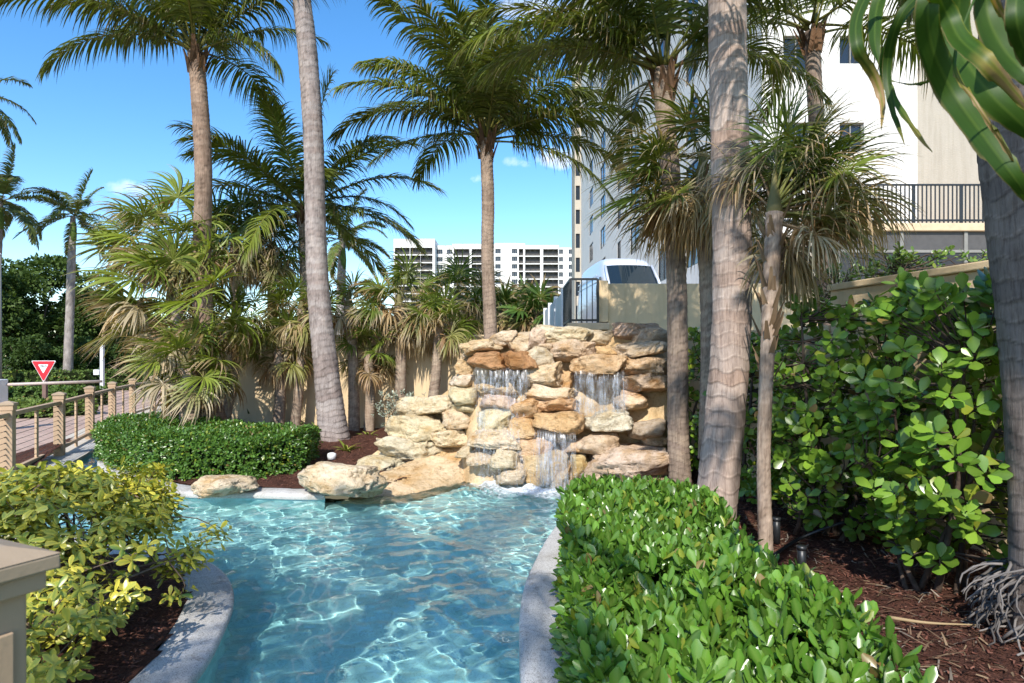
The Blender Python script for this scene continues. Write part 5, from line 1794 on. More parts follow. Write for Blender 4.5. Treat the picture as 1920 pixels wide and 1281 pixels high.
def whorls(tips, nrm, r, per=(4, 7), ln=(0.05, 0.08), wd=0.36, open_=0.75, g=0.35, fold=0.3, prof=OBOV, petiole=0.0):
    """leaves set in a ring round each shoot tip"""
    P, D, S, L = [], [], [], []
    rep = r.integers(per[0], per[1] + 1, len(tips))
    idx = np.repeat(np.arange(len(tips)), rep)
    k = np.concatenate([np.arange(q) for q in rep])
    nn = norm(nrm)[idx]
    ref = np.where(np.abs(nn[:, 2:3]) < 0.9, np.array([[0, 0, 1.0]]), np.array([[1.0, 0, 0]]))
    a = norm(np.cross(nn, ref))
    b = np.cross(nn, a)
    th = k * 2.39996 + r.uniform(0, 6.28, len(tips))[idx] + r.normal(0, 0.2, len(idx))
    rad = a * np.cos(th)[:, None] + b * np.sin(th)[:, None]
    op = (open_ + 0.35 * (k / np.maximum(1, rep[idx])) + r.normal(0, 0.15, len(idx)))[:, None]
    D = nn * np.cos(op) + rad * np.sin(op)
    S = np.cross(D, nn) + r.normal(0, 0.15, (len(idx), 3))
    L = r.uniform(*ln, len(idx))
    P = tips[idx] - nn * (0.012 * k)[:, None] + rad * petiole
    V, Q = strips(P, D, S, L, L * wd * r.uniform(0.85, 1.15, len(idx)), 4, prof, g=g * r.uniform(0.3, 1.6, len(idx)), fold=fold)
    return V, idx


def leaf_cols(n, r, c, c2, edge=None, mid=(0.16, 0.24, 0.05), midw=0.5, yel=0.06):
    m = r.uniform(0, 1, (n, 1))
    base = np.array(c) * (1 - m) + np.array(c2) * m
    base *= r.uniform(0.6, 1.25, (n, 1))
    dmg = r.uniform(0, 1, n) < 0.015
    base[dmg] = np.array([0.22, 0.13, 0.05]) * r.uniform(0.6, 1.2, (dmg.sum(), 1))
    y = r.uniform(0, 1, n) < yel
    base[y] = np.array([0.26, 0.30, 0.03]) * r.uniform(0.7, 1.1, (y.sum(), 1))
    C = np.repeat(np.repeat(base[:, None, None, :], 5, 1), 3, 2)
    C[:, :, 1] = C[:, :, 1] * (1 - midw * 0.5) + np.array(mid) * midw * 0.5
    if edge is not None:
        C[:, :, 0] = edge
        C[:, :, 2] = edge
    return C


def hedge_surface(poly, ztop, n_top, n_side, r, z0=0.05, lump=0.05):
    """points and outward directions over the top and flanks of a clipped hedge"""
    poly = np.array(poly, float)
    xs, ys = poly[:, 0], poly[:, 1]
    P, N = [], []
    X = r.uniform(xs.min(), xs.max(), n_top * 3)
    Y = r.uniform(ys.min(), ys.max(), n_top * 3)
    ok = inside([tuple(p) for p in poly], X, Y)
    X, Y = X[ok][:n_top], Y[ok][:n_top]
    Z = ztop + lump * fnoise(X, Y, 21, 3, 3.0) + r.uniform(-0.07, 0.025, len(X))
    P.append(np.stack([X, Y, Z], 1))
    N.append(np.stack([r.normal(0, 0.35, len(X)), r.normal(0, 0.35, len(X)), np.ones(len(X))], 1))
    nx_ = np.roll(poly, -1, 0)
    e = nx_ - poly
    ln = np.linalg.norm(e, axis=1)
    k = r.choice(len(poly), n_side, p=ln / ln.sum())
    t = r.uniform(0, 1, n_side)[:, None]
    q = poly[k] + e[k] * t
    nm = norm(np.stack([e[k, 1], -e[k, 0]], 1))
    c = poly.mean(0)
    flip = inside([tuple(p) for p in poly], *(q + nm * 0.03).T)
    nm[flip] *= -1
    z = r.uniform(z0, ztop, n_side)
    push = r.uniform(-0.08, 0.02, n_side) + 0.04 * np.sin(q[:, 0] * 5 + z * 8) - 0.05 * np.clip(z / ztop - 0.75, 0, 1) * 4
    P.append(np.concatenate([q + nm * push[:, None], z[:, None]], 1))
    N.append(np.concatenate([nm, np.full((n_side, 1), 0.55)], 1) + r.normal(0, 0.25, (n_side, 3)))
    return np.concatenate(P), np.concatenate(N)


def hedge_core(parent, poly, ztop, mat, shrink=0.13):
    """solid block inside the hedge, coloured near black for its inner shade"""
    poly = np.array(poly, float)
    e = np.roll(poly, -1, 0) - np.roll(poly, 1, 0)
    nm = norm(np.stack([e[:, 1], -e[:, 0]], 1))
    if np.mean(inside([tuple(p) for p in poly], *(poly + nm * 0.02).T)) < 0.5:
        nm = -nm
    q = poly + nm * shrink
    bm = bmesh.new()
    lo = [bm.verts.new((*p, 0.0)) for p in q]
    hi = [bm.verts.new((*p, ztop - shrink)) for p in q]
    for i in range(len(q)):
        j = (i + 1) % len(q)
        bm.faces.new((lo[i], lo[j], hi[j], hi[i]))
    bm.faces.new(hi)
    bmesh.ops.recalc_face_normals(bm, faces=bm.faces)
    me = bpy.data.meshes.new('shade_core')
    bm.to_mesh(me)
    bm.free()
    obj('shade_core', me, mat, parent)


k = NT('shade_core')
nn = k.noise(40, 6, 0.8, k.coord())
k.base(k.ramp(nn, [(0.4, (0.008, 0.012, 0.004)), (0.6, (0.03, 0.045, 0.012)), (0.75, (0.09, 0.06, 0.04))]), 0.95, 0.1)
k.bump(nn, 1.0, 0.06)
MAT['twigs'] = k.m  # near-black core colour standing in for the shade between leaves

# glossy hedge along the right pool edge
r = np.random.default_rng(101)
HEDGE = [(0.24, 1.3), (0.27, 2.4), (0.32, 3.4), (0.36, 4.4), (0.42, 5.2), (0.58, 5.75), (1.0, 6.0), (1.45, 5.9), (1.62, 5.3), (1.55, 4.4), (1.46, 3.5), (1.50, 2.6), (1.42, 1.9), (1.34, 1.3)]
hg = thing('glossy_hedge', 'clipped hedge of glossy oval leaves beside the pool kerb', 'hedge', (0.9, 3.6, 0))
P, N = hedge_surface(HEDGE, 0.60, 2100, 1300, r, lump=0.06)
near = np.clip(P[:, 1], 1.5, 6)
V, idx = whorls(P, N, r, (4, 6), (0.062, 0.104), 0.25, 0.5, g=0.25, fold=0.34)
C = leaf_cols(len(V), r, (0.05, 0.15, 0.013), (0.13, 0.28, 0.024), mid=(0.34, 0.46, 0.12), yel=0.05)
rank = np.linalg.norm(V.mean((1, 2)) - np.array([0, 0, CZ]), axis=1) - 0.9 * (V.mean((1, 2))[:, 2] - 0.6)
plant_leaves(hg, V, C, MAT['glossy_leaf'], 300, rank=rank)
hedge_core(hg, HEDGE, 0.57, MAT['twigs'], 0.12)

# small leaved hedge round the palms
r = np.random.default_rng(102)
HL = [(-7.45, 11.6), (-6.95, 10.65), (-5.75, 9.5), (-4.65, 8.85), (-3.6, 8.9), (-3.05, 9.45), (-3.1, 10.3), (-4.2, 10.75), (-5.2, 11.1), (-6.1, 12.1), (-6.9, 12.9), (-7.6, 12.6)]
hl = thing('clipped_hedge', 'low clipped hedge of small green leaves round the palm feet', 'hedge', (-5, 10.3, 0))
P, N = hedge_surface(HL, 0.60, 6500, 4800, r, lump=0.06)
V, idx = whorls(P, N, r, (4, 5), (0.035, 0.06), 0.3, 0.75, g=0.3)
C = leaf_cols(len(V), r, (0.05, 0.13, 0.018), (0.11, 0.22, 0.03), yel=0.05)
plant_leaves(hl, V, C, MAT['leaf'], 300)
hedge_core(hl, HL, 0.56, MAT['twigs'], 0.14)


def grow_stems(parent, base, tips, r, mat, rad=0.02, fork=0.55, name='stem', nmain=6, spread=0.12):
    """main stems from the base, each splitting to the shoot tips near it"""
    tips = np.asarray(tips)
    base = np.array(base, float)
    far = tips[r.choice(len(tips), min(nmain, len(tips)), replace=False)]
    mains = []
    for q, t in enumerate(far):
        b0 = base + np.array([r.normal(0, spread), r.normal(0, spread), 0])
        m = b0 * (1 - fork) + t * fork + np.array([*r.normal(0, 0.05, 2), 0.05])
        pth = smooth_path([b0, b0 * 0.6 + m * 0.4 + np.array([*r.normal(0, 0.05, 2), 0]), m, t * 0.85 + m * 0.15], 12)
        V, Q = tube(pth, np.linspace(rad, rad * 0.35, 13) * r.uniform(0.7, 1.25), 7)
        obj(name, Batch().add(V, Q), mat, parent, smooth=True)
        mains.append(pth)
    tw = Batch()
    allp = np.concatenate([m[4:] for m in mains])
    for t in tips:
        d = np.linalg.norm(allp - t, axis=1) + 0.6 * np.maximum(0, allp[:, 2] - t[2])
        s = allp[np.argmin(d)]
        mid = (s + t) / 2 + r.normal(0, 0.03, 3) - np.array([0, 0, 0.02])
        V, Q = tube(smooth_path([s, mid, t], 5), np.linspace(rad * 0.3, rad * 0.14, 6), 5, cap=False)
        tw.add(V, Q)
    obj('twigs', tw, mat, parent, kind='stuff', smooth=True)


# big leaved shrubs in front of the boundary wall
SH = [('big leaved shrub standing before the wall beside the near dark trunk', (3.05, 4.35), (0.62, 0.6), (0.35, 2.28), 265, (0.08, 0.13), (3.0, 4.6)),
      ('big leaved shrub with bare forked stems against the boundary wall', (3.5, 5.2), (0.42, 0.75), (0.4, 2.36), 160, (0.08, 0.13), (3.35, 5.0)),
      ('leafy shrub standing behind the thin fibrous palm trunk', (2.95, 5.9), (0.62, 0.7), (0.25, 2.25), 320, (0.07, 0.125), (2.8, 6.0)),
      ('rounded leafy shrub between the thick pale trunk and the wall', (2.85, 7.3), (0.5, 0.75), (0.2, 2.05), 250, (0.07, 0.11), (2.8, 7.3)),
      ('dark green shrub in the corner beside the slim dark palm', (2.62, 8.9), (0.35, 0.6), (0.2, 2.1), 130, (0.07, 0.11), (2.6, 8.9))]
for q, (lb, c, rad, zz, nt, ll, bs_) in enumerate(SH):
    r = np.random.default_rng(200 + q)
    th = r.uniform(0, 6.28, nt)
    rr = np.sqrt(r.uniform(0.15, 1, nt))
    z = r.uniform(zz[0], zz[1], nt)
    wdt = 0.65 + 0.45 * np.sin(np.clip((z - zz[0]) / (zz[1] - zz[0]), 0, 1) * math.pi)
    tips = np.stack([c[0] + rad[0] * rr * wdt * np.cos(th), c[1] + rad[1] * rr * wdt * np.sin(th), z], 1)
    wallx = 2.55 + (11.2 - tips[:, 1]) * (2.2 / 9.6) - 0.12
    tips[:, 0] = np.minimum(tips[:, 0], wallx)
    N = np.stack([np.cos(th) * 0.6 - 0.15, np.sin(th) * 0.6 - 0.35, np.full(nt, 0.75)], 1) + r.normal(0, 0.3, (nt, 3))
    s = thing('big_leaved_shrub', lb, 'shrub', (*bs_, 0.1), 'shrubs along the boundary wall')
    grow_stems(s, (*bs_, 0.05), tips, r, MAT['dark_stem'], 0.026, nmain=7)
    V, idx = whorls(tips, N, r, (6, 9), ll, 0.31, 0.85, g=0.35, fold=0.14, prof=ROUND, petiole=0.012)
    C = leaf_cols(len(V), r, (0.09, 0.19, 0.018), (0.18, 0.30, 0.03), mid=(0.25, 0.34, 0.07), yel=0.06, midw=0.3)
    plant_leaves(s, V, C, MAT['leaf'], 300)

# pale green shrub showing over the wall
r = np.random.default_rng(210)
nt = 260
tips = np.stack([r.uniform(3.75, 5.3, nt), r.uniform(6.6, 8.4, nt), 2.75 + r.uniform(-0.35, 0.15, nt)], 1)
s = thing('wall_top_shrub', 'pale green shrub showing above the boundary wall', 'shrub', (4.5, 7.5, 0))
grow_stems(s, (4.5, 7.5, 0.0), tips, r, MAT['dark_stem'], 0.03, nmain=7, spread=0.3)
V, idx = whorls(tips, np.tile([0, -0.2, 1.0], (nt, 1)) + r.normal(0, 0.3, (nt, 3)), r, (6, 8), (0.05, 0.08), 0.3, 0.8)
plant_leaves(s, V, leaf_cols(len(V), r, (0.10, 0.18, 0.03), (0.18, 0.26, 0.05)), MAT['leaf'], 300)

# variegated yellow umbrella shrub on the left island
r = np.random.default_rng(220)
ub = thing('variegated_shrub', 'yellow variegated umbrella leaf shrub with bare tan stems', 'shrub', (-3.0, 4.1, 0))
nt = 520
th, rr = r.uniform(0, 6.28, nt), np.sqrt(r.uniform(0, 1, nt))
tips = np.stack([-3.32 + 0.86 * rr * np.cos(th), 4.25 + 1.2 * rr * np.sin(th), np.zeros(nt)], 1)
tips[:, 2] = 0.90 - 0.26 * rr ** 2.2 + r.uniform(-0.15, 0.06, nt) + 0.06 * np.sin(tips[:, 0] * 6) + 0.05 * np.sin(tips[:, 1] * 5)
low = np.stack([r.uniform(-2.75, -1.95, 60), r.uniform(2.5, 3.9, 60), r.uniform(0.12, 0.62, 60)], 1)
low = low[(low[:, 0] < -2.05)]
low2 = np.stack([r.uniform(-2.5, -2.2, 14), r.uniform(4.3, 5.0, 14), r.uniform(0.12, 0.5, 14)], 1)
tips = np.concatenate([tips, low, low2])
nt = len(tips)
for q in range(5):
    sub = tips[q::5]
    cen = np.array([-3.1 + 0.28 * math.cos(q * 1.3), 4.0 + 0.4 * math.sin(q * 1.3), 0.0])
    grow_stems(ub, cen, sub, r, MAT['wood_stem'], 0.020, nmain=8, spread=0.16)
N = np.stack([(tips[:, 0] + 3.15) * 0.4, (tips[:, 1] - 4.25) * 0.4, np.ones(nt)], 1) + r.normal(0, 0.28, (nt, 3))
# three palmate leaves per shoot, each of seven leaflets
rep = 4
ti = np.repeat(np.arange(nt), rep)
a = np.tile(np.arange(rep), nt) * 1.7 + r.uniform(0, 6.28, nt)[ti]
hub = tips[ti] + np.stack([np.cos(a) * 0.075, np.sin(a) * 0.075, r.uniform(-0.02, 0.05, len(ti))], 1)
NL = 7
hn = norm(N[ti] + np.stack([np.cos(a), np.sin(a), 0 * a], 1) * 0.55)
V, idx = whorls(hub, hn, r, (NL, NL), (0.05, 0.085), 0.205, 1.12, g=0.7, fold=0.18)
n = len(V)
m = r.uniform(0, 1, n // NL)
m = np.repeat(m, NL)
yel = np.array([0.70, 0.58, 0.075])
grn = np.array([0.09, 0.17, 0.03])
C = np.zeros((n, 5, 3, 3))
hz = np.clip((V.mean((1, 2))[:, 2] - 0.35) / 0.5, 0, 1)              # leaf edges turn slightly yellower with height
edge = yel * (0.5 + 0.5 * m + 0.05 * hz)[:, None] * r.uniform(0.8, 1.1, (n, 1)) + grn * (0.5 - 0.4 * m)[:, None]
C[:, :, 0] = edge[:, None]
C[:, :, 2] = edge[:, None]
C[:, :, 1] = (grn[None] * r.uniform(0.7, 1.5, (n, 1)) * (1 - 0.45 * m)[:, None] + yel[None] * (0.1 + 0.5 * m)[:, None])[:, None]
flip = r.uniform(0, 1, n) < 0.25
C[flip, :, 0] = (grn * 0.9)
# one leaf = seven leaflets in one mesh
k1, A = 5, 3
nl = n // NL
Vw, Cw = V.reshape(nl, NL, k1, A, 3), C.reshape(nl, NL, k1, A, 3)
ix = np.arange(NL * k1 * A).reshape(NL, k1, A)
q1 = np.stack([ix[:, :-1, :-1], ix[:, :-1, 1:], ix[:, 1:, 1:], ix[:, 1:, :-1]], -1).reshape(-1, 4)
ctr = Vw.mean((1, 2, 3))
d = np.where(in_frame(ctr), np.linalg.norm(ctr - np.array([0, 0, CZ]), axis=1) - 0.8 * ctr[:, 2], 1e6)
order = np.argsort(d)
for i in order[:300]:
    o = obj('leaf', np_mesh('leaf', Vw[i] - ctr[i], q1, Cw[i]), MAT['leaf'], ub)
    o.location = ctr[i]
rest = order[300:]
off = (np.arange(len(rest)) * NL * k1 * A)[:, None, None]
obj('foliage', np_mesh('foliage', Vw[rest], (q1[None] + off).reshape(-1, 4), Cw[rest]), MAT['leaf'], ub, kind='stuff')


# small plants in the back bed
def rosette(name, label, px, py, z, n, ln, wd, c, c2, seed, up=0.9, g=0.9):
    r = np.random.default_rng(seed)
    p = gp(px, py, z)
    t = thing(name, label, 'plant', tuple(p))
    for q in range(n):
        a = q * 2.39996
        e = up * (1 - 0.6 * q / n)
        D = np.array([[math.cos(a) * math.cos(e), math.sin(a) * math.cos(e), math.sin(e)]])
        S = np.array([[-math.sin(a), math.cos(a), 0]])
        V, Q = strips([np.array(p) + D[0] * 0.01], D, S, [ln * r.uniform(0.8, 1.15)], [wd], 6, lambda u: (0.7 + u) if u < 0.3 else max(0.03, 1.0 - ((u - 0.3) / 0.7) ** 1.8), g=g * r.uniform(0.6, 1.3), fold=0.35)
        cc = np.array(c if q % 3 else c2) * r.uniform(0.8, 1.2)
        obj('leaf', Batch().add(V, Q, cc), MAT['leaf'], t, smooth=True)
    return t


rosette('bromeliad', 'yellow green bromeliad before the leaning palm foot', 650, 848, 0.12, 11, 0.30, 0.028, (0.20, 0.25, 0.04), (0.30, 0.30, 0.06), 1)
rosette('bromeliad', 'yellow green bromeliad below the twin stemmed fan palm', 690, 822, 0.18, 11, 0.28, 0.026, (0.22, 0.26, 0.05), (0.30, 0.32, 0.07), 2)
rosette('bromeliad', 'green bromeliad with red heart against the leaning palm foot', 596, 812, 0.2, 12, 0.34, 0.028, (0.13, 0.2, 0.04), (0.5, 0.03, 0.02), 3)
rosette('strap_leaf_plant', 'dark strap leaved plant behind the clipped hedge', 472, 802, 0.22, 10, 0.5, 0.035, (0.035, 0.06, 0.015), (0.10, 0.13, 0.04), 4, 1.2, 0.7)
rosette('strap_leaf_plant', 'small pale strap leaved plant between two fan palm stems', 556, 806, 0.22, 9, 0.36, 0.022, (0.16, 0.22, 0.05), (0.08, 0.14, 0.03), 5, 1.1, 0.8)
rosette('strap_leaf_plant', 'spreading green plant on the hedge side of the silver plant', 440, 806, 0.22, 9, 0.4, 0.02, (0.14, 0.2, 0.04), (0.08, 0.14, 0.03), 6, 0.9, 0.8)
r = np.random.default_rng(230)
sp_ = gp(745, 812, 0.2)
nt = 150
tips = np.stack([sp_.x + 0.03 + r.normal(0, 0.2, nt), sp_.y + r.normal(0, 0.16, nt), r.uniform(0.3, 1.05, nt)], 1)
s = thing('silver_shrub', 'silver leaved shrub beside the waterfall steps', 'shrub', (sp_.x, sp_.y, 0.2))
grow_stems(s, tuple(sp_), tips, r, MAT['wood_stem'], 0.012, nmain=5, spread=0.05)
V, idx = whorls(tips, np.tile([0, -0.3, 1.0], (nt, 1)) + r.normal(0, 0.3, (nt, 3)), r, (5, 7), (0.04, 0.07), 0.3, 0.8)
plant_leaves(s, V, leaf_cols(len(V), r, (0.26, 0.31, 0.25), (0.38, 0.42, 0.35), mid=(0.4, 0.45, 0.38), yel=0), MAT['matte_leaf'], 300)
nt = 60
sp_ = gp(772, 790, 0.22)
tips = np.stack([sp_.x + 0.15 + r.normal(0, 0.2, nt), sp_.y + 0.2 + r.normal(0, 0.1, nt), r.uniform(0.35, 0.85, nt)], 1)
s = thing('green_shrub', 'small bright green shrub behind the silver leaved plant', 'shrub', (sp_.x, sp_.y, 0.2))
grow_stems(s, tuple(sp_), tips, r, MAT['dark_stem'], 0.01, nmain=4, spread=0.05)
V, idx = whorls(tips, np.tile([0, -0.3, 1.0], (nt, 1)) + r.normal(0, 0.3, (nt, 3)), r, (5, 7), (0.05, 0.08), 0.3, 0.8)
plant_leaves(s, V, leaf_cols(len(V), r, (0.07, 0.15, 0.02), (0.13, 0.22, 0.03)), MAT['leaf'], 200)


# across the road: clipped hedges, a lawn strip, shrubs and trees
def far_hedge(label, poly, ztop, n, seed, c=(0.05, 0.10, 0.018), c2=(0.09, 0.15, 0.03)):
    r = np.random.default_rng(seed)
    t = thing('roadside_hedge', label, 'hedge', (*np.mean(poly, 0), 0))
    P, N = hedge_surface(poly, ztop, n // 2, n // 2, r, lump=0.02)
    V, idx = whorls(P, N, r, (3, 4), (0.07, 0.12), 0.4, 0.8)
    plant_leaves(t, V, leaf_cols(len(V), r, c, c2, yel=0.02), MAT['matte_leaf'], 0)
    hedge_core(t, poly, ztop, MAT['twigs'], 0.08)


far_hedge('low clipped hedge in front of the yield sign', [(-19.5, 16.6), (-13.4, 18.2), (-12.6, 19.4), (-13.4, 20.1), (-20, 18.6)], 0.42, 2600, 301, (0.09, 0.14, 0.03), (0.14, 0.2, 0.04))
far_hedge('clipped hedge row behind the yield sign', [(-24, 21.4), (-15.0, 22.0), (-14.6, 23.2), (-24, 22.8)], 0.62, 2200, 302)
far_hedge('long shrub row beyond the paver road', [(-40, 30), (-22, 31.5), (-9, 42), (-9, 44), (-24, 35), (-40, 33)], 1.0, 7000, 303, (0.06, 0.11, 0.02), (0.12, 0.18, 0.04))


def leaf_tree(label, base, h, crown, n, seed, size=0.2, c=(0.035, 0.07, 0.014), c2=(0.09, 0.14, 0.03), name='broadleaf_tree', blobs=14, cat='tree', group='trees beyond the road'):
    """trunk, limbs and a crown of leaf clumps with gaps between them"""
    r = np.random.default_rng(seed)
    base = np.array(base, float)
    t = thing(name, label, cat, tuple(base), group)
    cc = base + np.array([0, 0, h * 0.62])
    cen = []
    for q in range(blobs):
        v = norm(r.normal(0, 1, 3)) * r.uniform(0.35, 0.95)
        cen.append(cc + v * np.array(crown))
    cen = np.array(cen)
    V, Q = tube(smooth_path([base, base + UP * h * 0.2 + r.normal(0, 0.1, 3), base + UP * h * 0.42], 10), np.linspace(0.22, 0.13, 11) * h / 8, 10)
    obj('trunk', Batch().add(V, Q, (0.2, 0.16, 0.13)), MAT['bark'], t, smooth=True)
    for q in range(blobs):
        s0 = base + UP * h * r.uniform(0.25, 0.42)
        V, Q = tube(smooth_path([s0, (s0 + cen[q]) / 2 + r.normal(0, 0.2, 3), cen[q]], 8), np.linspace(0.08, 0.025, 9) * h / 8, 6)
        obj('limb', Batch().add(V, Q, (0.2, 0.16, 0.13)), MAT['bark'], t, smooth=True)
    k = r.integers(0, blobs, n)
    rad = np.array(crown) * 0.42
    v = norm(r.normal(0, 1, (n, 3)))
    rr = r.uniform(0.45, 1, (n, 1)) ** 0.6
    P = cen[k] + v * rr * rad * r.uniform(0.7, 1.2, (blobs, 1))[k]
    D = norm(v + r.normal(0, 0.6, (n, 3)))
    V, Q = strips(P, D, r.normal(0, 1, (n, 3)), size * r.uniform(0.6, 1.2, n), size * 0.3, 2, lambda u: [0.4, 1.0, 0.2][int(round(u * 2))], g=0.5)
    m = r.uniform(0, 1, (n, 1))
    c_ = (np.array(c) * (1 - m) + np.array(c2) * m)
    obj('crown', Batch().add(V, Q, np.repeat(c_, 6, 0)), MAT['matte_leaf'], t, smooth=True)


leaf_tree('dense dark green tree beyond the road and royal palm', at(75, 668 + 42, 40) * 1.0, 7.4, (3.6, 2.4, 2.5), 16000, 401, 0.24)
leaf_tree('dark spreading tree at the road bend behind the fan palms', at(190, 668 + 40, 42) * 1.0, 6.0, (3.8, 2.4, 2.3), 12000, 402, 0.24)
leaf_tree('dark tree standing at the far road edge beside the lamp pole', at(-40, 668 + 50, 36) * 1.0, 6.6, (3.0, 2.2, 2.6), 12000, 403, 0.24)
for q, (px, d, h) in enumerate(((30, 33, 2.6), (120, 34, 3.0), (215, 35, 2.8), (300, 42, 3.2))):
    leaf_tree(['rounded shrub under the dark trees behind the yield sign', 'rounded shrub under the royal palm beyond the road', 'rounded shrub behind the white mailbox post', 'rounded shrub at the far bend of the road'][q],
              Vector(((px - CX) * d / F, d, -0.03)), h, (1.7, 1.2, 1.15), 4200, 420 + q, 0.17, (0.03, 0.06, 0.012), (0.07, 0.12, 0.025), 'roadside_shrub', 8, 'shrub', 'shrubs beyond the road')
for q, (px, d, h) in enumerate(((650, 48, 4.6), (760, 52, 4.8), (470, 46, 5.2), (860, 60, 5.0))):
    leaf_tree(['green tree behind the dry skirted fan palms', 'green tree below the corner of the condominium', 'green tree behind the tall flared palm', 'green tree under the condominium beside the slim coconut trunk'][q], Vector(((px - CX) * d / F, d, -0.03)), h, (3.2, 2.0, 1.7), 5200, 440 + q, 0.22, (0.03, 0.06, 0.012), (0.08, 0.13, 0.03), 'broadleaf_tree', 10, 'tree', 'trees behind the garden wall')

# broad strap leaves hanging close overhead on the right
bl = thing('broad_leaf_spray', 'broad glossy strap leaves hanging from above with yellow brown edges', 'plant', (2.2, 2.6, 3.3))
BLADES = [
    # spine in photo pixels, half width px, depth start/end, brown tip start
    ([(1730, -70), (1655, -25), (1610, 45), (1608, 110), (1640, 165), (1655, 215), (1652, 268)], 21, 1.75, 1.6, 0.45),
    ([(1800, -90), (1735, 0), (1690, 60), (1662, 120), (1660, 170), (1690, 230), (1748, 308)], 17, 1.8, 1.7, 0.75),
    ([(1790, -90), (1745, -10), (1690, 50), (1664, 140), (1672, 220), (1696, 290)], 18, 1.7, 1.65, 0.82),
    ([(1770, -80), (1742, 20), (1748, 110), (1790, 200), (1850, 285), (1905, 360), (1945, 420)], 46, 1.5, 1.45, 0.9),
    ([(1700, -80), (1740, -20), (1775, 45), (1800, 95), (1850, 140), (1900, 195), (1960, 260)], 34, 1.4, 1.4, 0.5),
    ([(1830, -80), (1800, 20), (1800, 110), (1850, 190), (1920, 260), (1980, 320)], 52, 1.6, 1.6, 0.95),
    ([(1880, -80), (1850, 30), (1880, 110), (1935, 170), (1990, 230)], 44, 1.7, 1.7, 0.95),
    ([(1860, -60), (1790, 130), (1830, 215), (1880, 290), (1930, 380)], 7, 1.42, 1.4, 0.2),
    ([(1810, -80), (1780, 10), (1790, 100), (1765, 160), (1720, 180), (1672, 175)], 9, 1.75, 1.75, 0.9),
    ([(1920, -60), (1905, 40), (1925, 120), (1980, 200)], 34, 1.5, 1.5, 0.8),
    ([(1840, -90), (1850, -20), (1875, 40), (1910, 80), (1950, 110)], 12, 1.5, 1.5, 0.1),
    ([(1850, -80), (1700, -30), (1650, 20), (1640, 90), (1650, 150)], 26, 1.9, 1.85, 0.85),
]
for q, (sp, hw, d0, d1, tb_) in enumerate(BLADES):
    r = np.random.default_rng(500 + q)
    pts = [at(x, y - 22, d0 + (d1 - d0) * e / (len(sp) - 1) + 0.06 * math.sin(e * 1.7 + q)) for e, (x, y) in enumerate(sp)]
    P = smooth_path(pts, 26)
    T = norm(np.gradient(P, axis=0))
    view = norm(P - np.array([0, 0, CZ]))
    S = norm(np.cross(T, view))
    tw = np.linspace(0.5, -0.5, 27)[:, None] * r.uniform(0.6, 1.2) * (1 if q % 2 else -1) + 0.25
    S = norm(S * np.cos(tw) + view * np.sin(tw))
    N = np.cross(T, S)
    ts = np.linspace(0, 1, 27)
    w = 0.54 * hw * d0 / F * np.interp(ts, [0, 0.15, 0.45, 0.75, 0.93, 1], [0.55, 0.85, 1.0, 0.75, 0.3, 0.03])
    cross = np.linspace(-1, 1, 13)
    lift = 0.22 * np.abs(cross) ** 1.3 + 0.006 * (np.arange(13) % 2)
    V = P[:, None] + S[:, None] * (w[:, None] * cross[None])[..., None] - N[:, None] * (w[:, None] * lift[None])[..., None]
    V += 0.004 * r.normal(0, 1, V.shape) * np.array([0, 0, 1]) * (np.abs(cross) > 0.9)[None, :, None]
    g0 = np.array([0.038, 0.085, 0.01]) * r.uniform(0.7, 1.3)
    yl, bn = np.array([0.34, 0.30, 0.02]), np.array([0.32, 0.20, 0.10])
    m = np.clip((ts - min(0.97, tb_ + 0.08)) / 0.18, 0, 1)[:, None, None] * np.clip(0.75 + 0.5 * np.sin(np.arange(13) * 0.9 + q), 0.2, 1)[None, :, None]
    C = np.broadcast_to(g0, (27, 13, 3)) * r.uniform(0.9, 1.08, (1, 13, 1)) * r.uniform(0.94, 1.06, (27, 13, 1))
    C[:, 0] = g0 * 0.5 + bn * 0.5
    C[:, -1] = g0 * 0.7 + yl * 0.3
    C[:, 6] = g0 * 0.8 + np.array([0.12, 0.17, 0.03]) * 0.35
    mid_y = np.clip(1 - np.abs(m - 0.4) / 0.4, 0, 1)
    C = C * (1 - m) + bn * m
    C = C * (1 - mid_y * 0.35) + yl * mid_y * 0.35
    i = np.arange(27 * 13).reshape(27, 13)
    obj('blade', Batch().add(V, np.stack([i[:-1, :-1], i[:-1, 1:], i[1:, 1:], i[1:, :-1]], -1).reshape(-1, 4), C), MAT['blade_leaf'], bl, smooth=True)
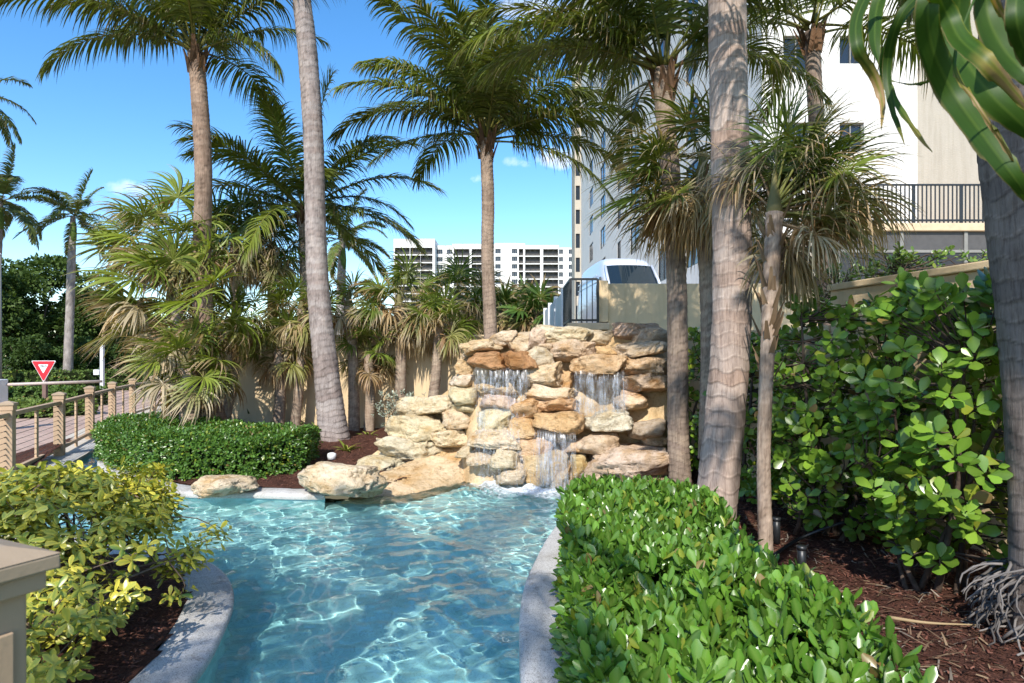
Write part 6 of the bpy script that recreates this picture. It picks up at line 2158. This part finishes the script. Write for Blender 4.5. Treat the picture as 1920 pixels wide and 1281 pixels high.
for e in ((1790, -85), (1850, -85), (1720, -75)):
    p = at(*e, 1.6)
    V, Q = tube(smooth_path([(2.75, 3.5, 3.6), (2.1, 2.5, 3.35), p], 14), np.linspace(0.03, 0.014, 15), 8)
    obj('stalk', Batch().add(V, Q, (0.12, 0.16, 0.04)), MAT['matte_leaf'], bl, smooth=True)

# garden fittings
lt = thing('path_light', 'small white path light on a stake in the mulch', 'lamp', tuple(gp(622, 872, 0.04)))
p = gp(622, 872, 0.04)
V, Q = tube([p, p + Vector((0, 0, 0.1))], 0.012, 8)
obj('stake', Batch().add(V, Q), MAT['black_metal'], lt, smooth=True)
V, Q = tube([p + Vector((0, 0, z)) for z in (0.085, 0.09, 0.14, 0.18, 0.195)], [0.03, 0.062, 0.07, 0.066, 0.03], 16)
obj('lamp_head', Batch().add(V, Q), MAT['white_metal'], lt, smooth=True)
for px, py, h, lb in ((1503, 1078, 0.2, 'black tube spotlight in the mulch behind the glossy hedge'), (1456, 1012, 0.18, 'black tube spotlight beside the thin palm foot')):
    p = gp(px, py, 0.12)
    t = thing('spotlight', lb, 'lamp', tuple(p), 'black garden spotlights')
    V, Q = tube([p + Vector((0, 0, -0.03)), p + Vector((0, 0, h * .5)), p + Vector((0.0, 0, h))], 0.032, 14)
    obj('tube', Batch().add(V, Q), MAT['black_metal'], t, smooth=True)
    V, Q = tube([p + Vector((0, 0, h - 0.01)), p + Vector((0, 0, h + 0.018))], 0.037, 14)
    obj('collar', Batch().add(V, Q), MAT['black_metal'], t, smooth=True)
V, Q = tube(smooth_path([gp(1452, 1040, 0.1), gp(1500, 1010, 0.13), at(1580, 980, 5.6), at(1650, 968, 5.7), at(1720, 966, 5.7)], 30), 0.014, 8)
tag(obj('irrigation_hose', Batch().add(V, Q), MAT['black_metal'], smooth=True), 'black irrigation hose rising from the mulch into shrub', 'hose')
V, Q = tube(smooth_path([gp(1668, 1158, 0.14), gp(1740, 1168, 0.15), gp(1830, 1172, 0.13)], 12), np.linspace(0.012, 0.004, 13), 6)
tag(obj('dry_palm_stalk', Batch().add(V, Q, (0.40, 0.29, 0.16)), MAT['matte_leaf'], smooth=True), 'long dry tan palm stalk lying on the mulch', 'palm stalk')
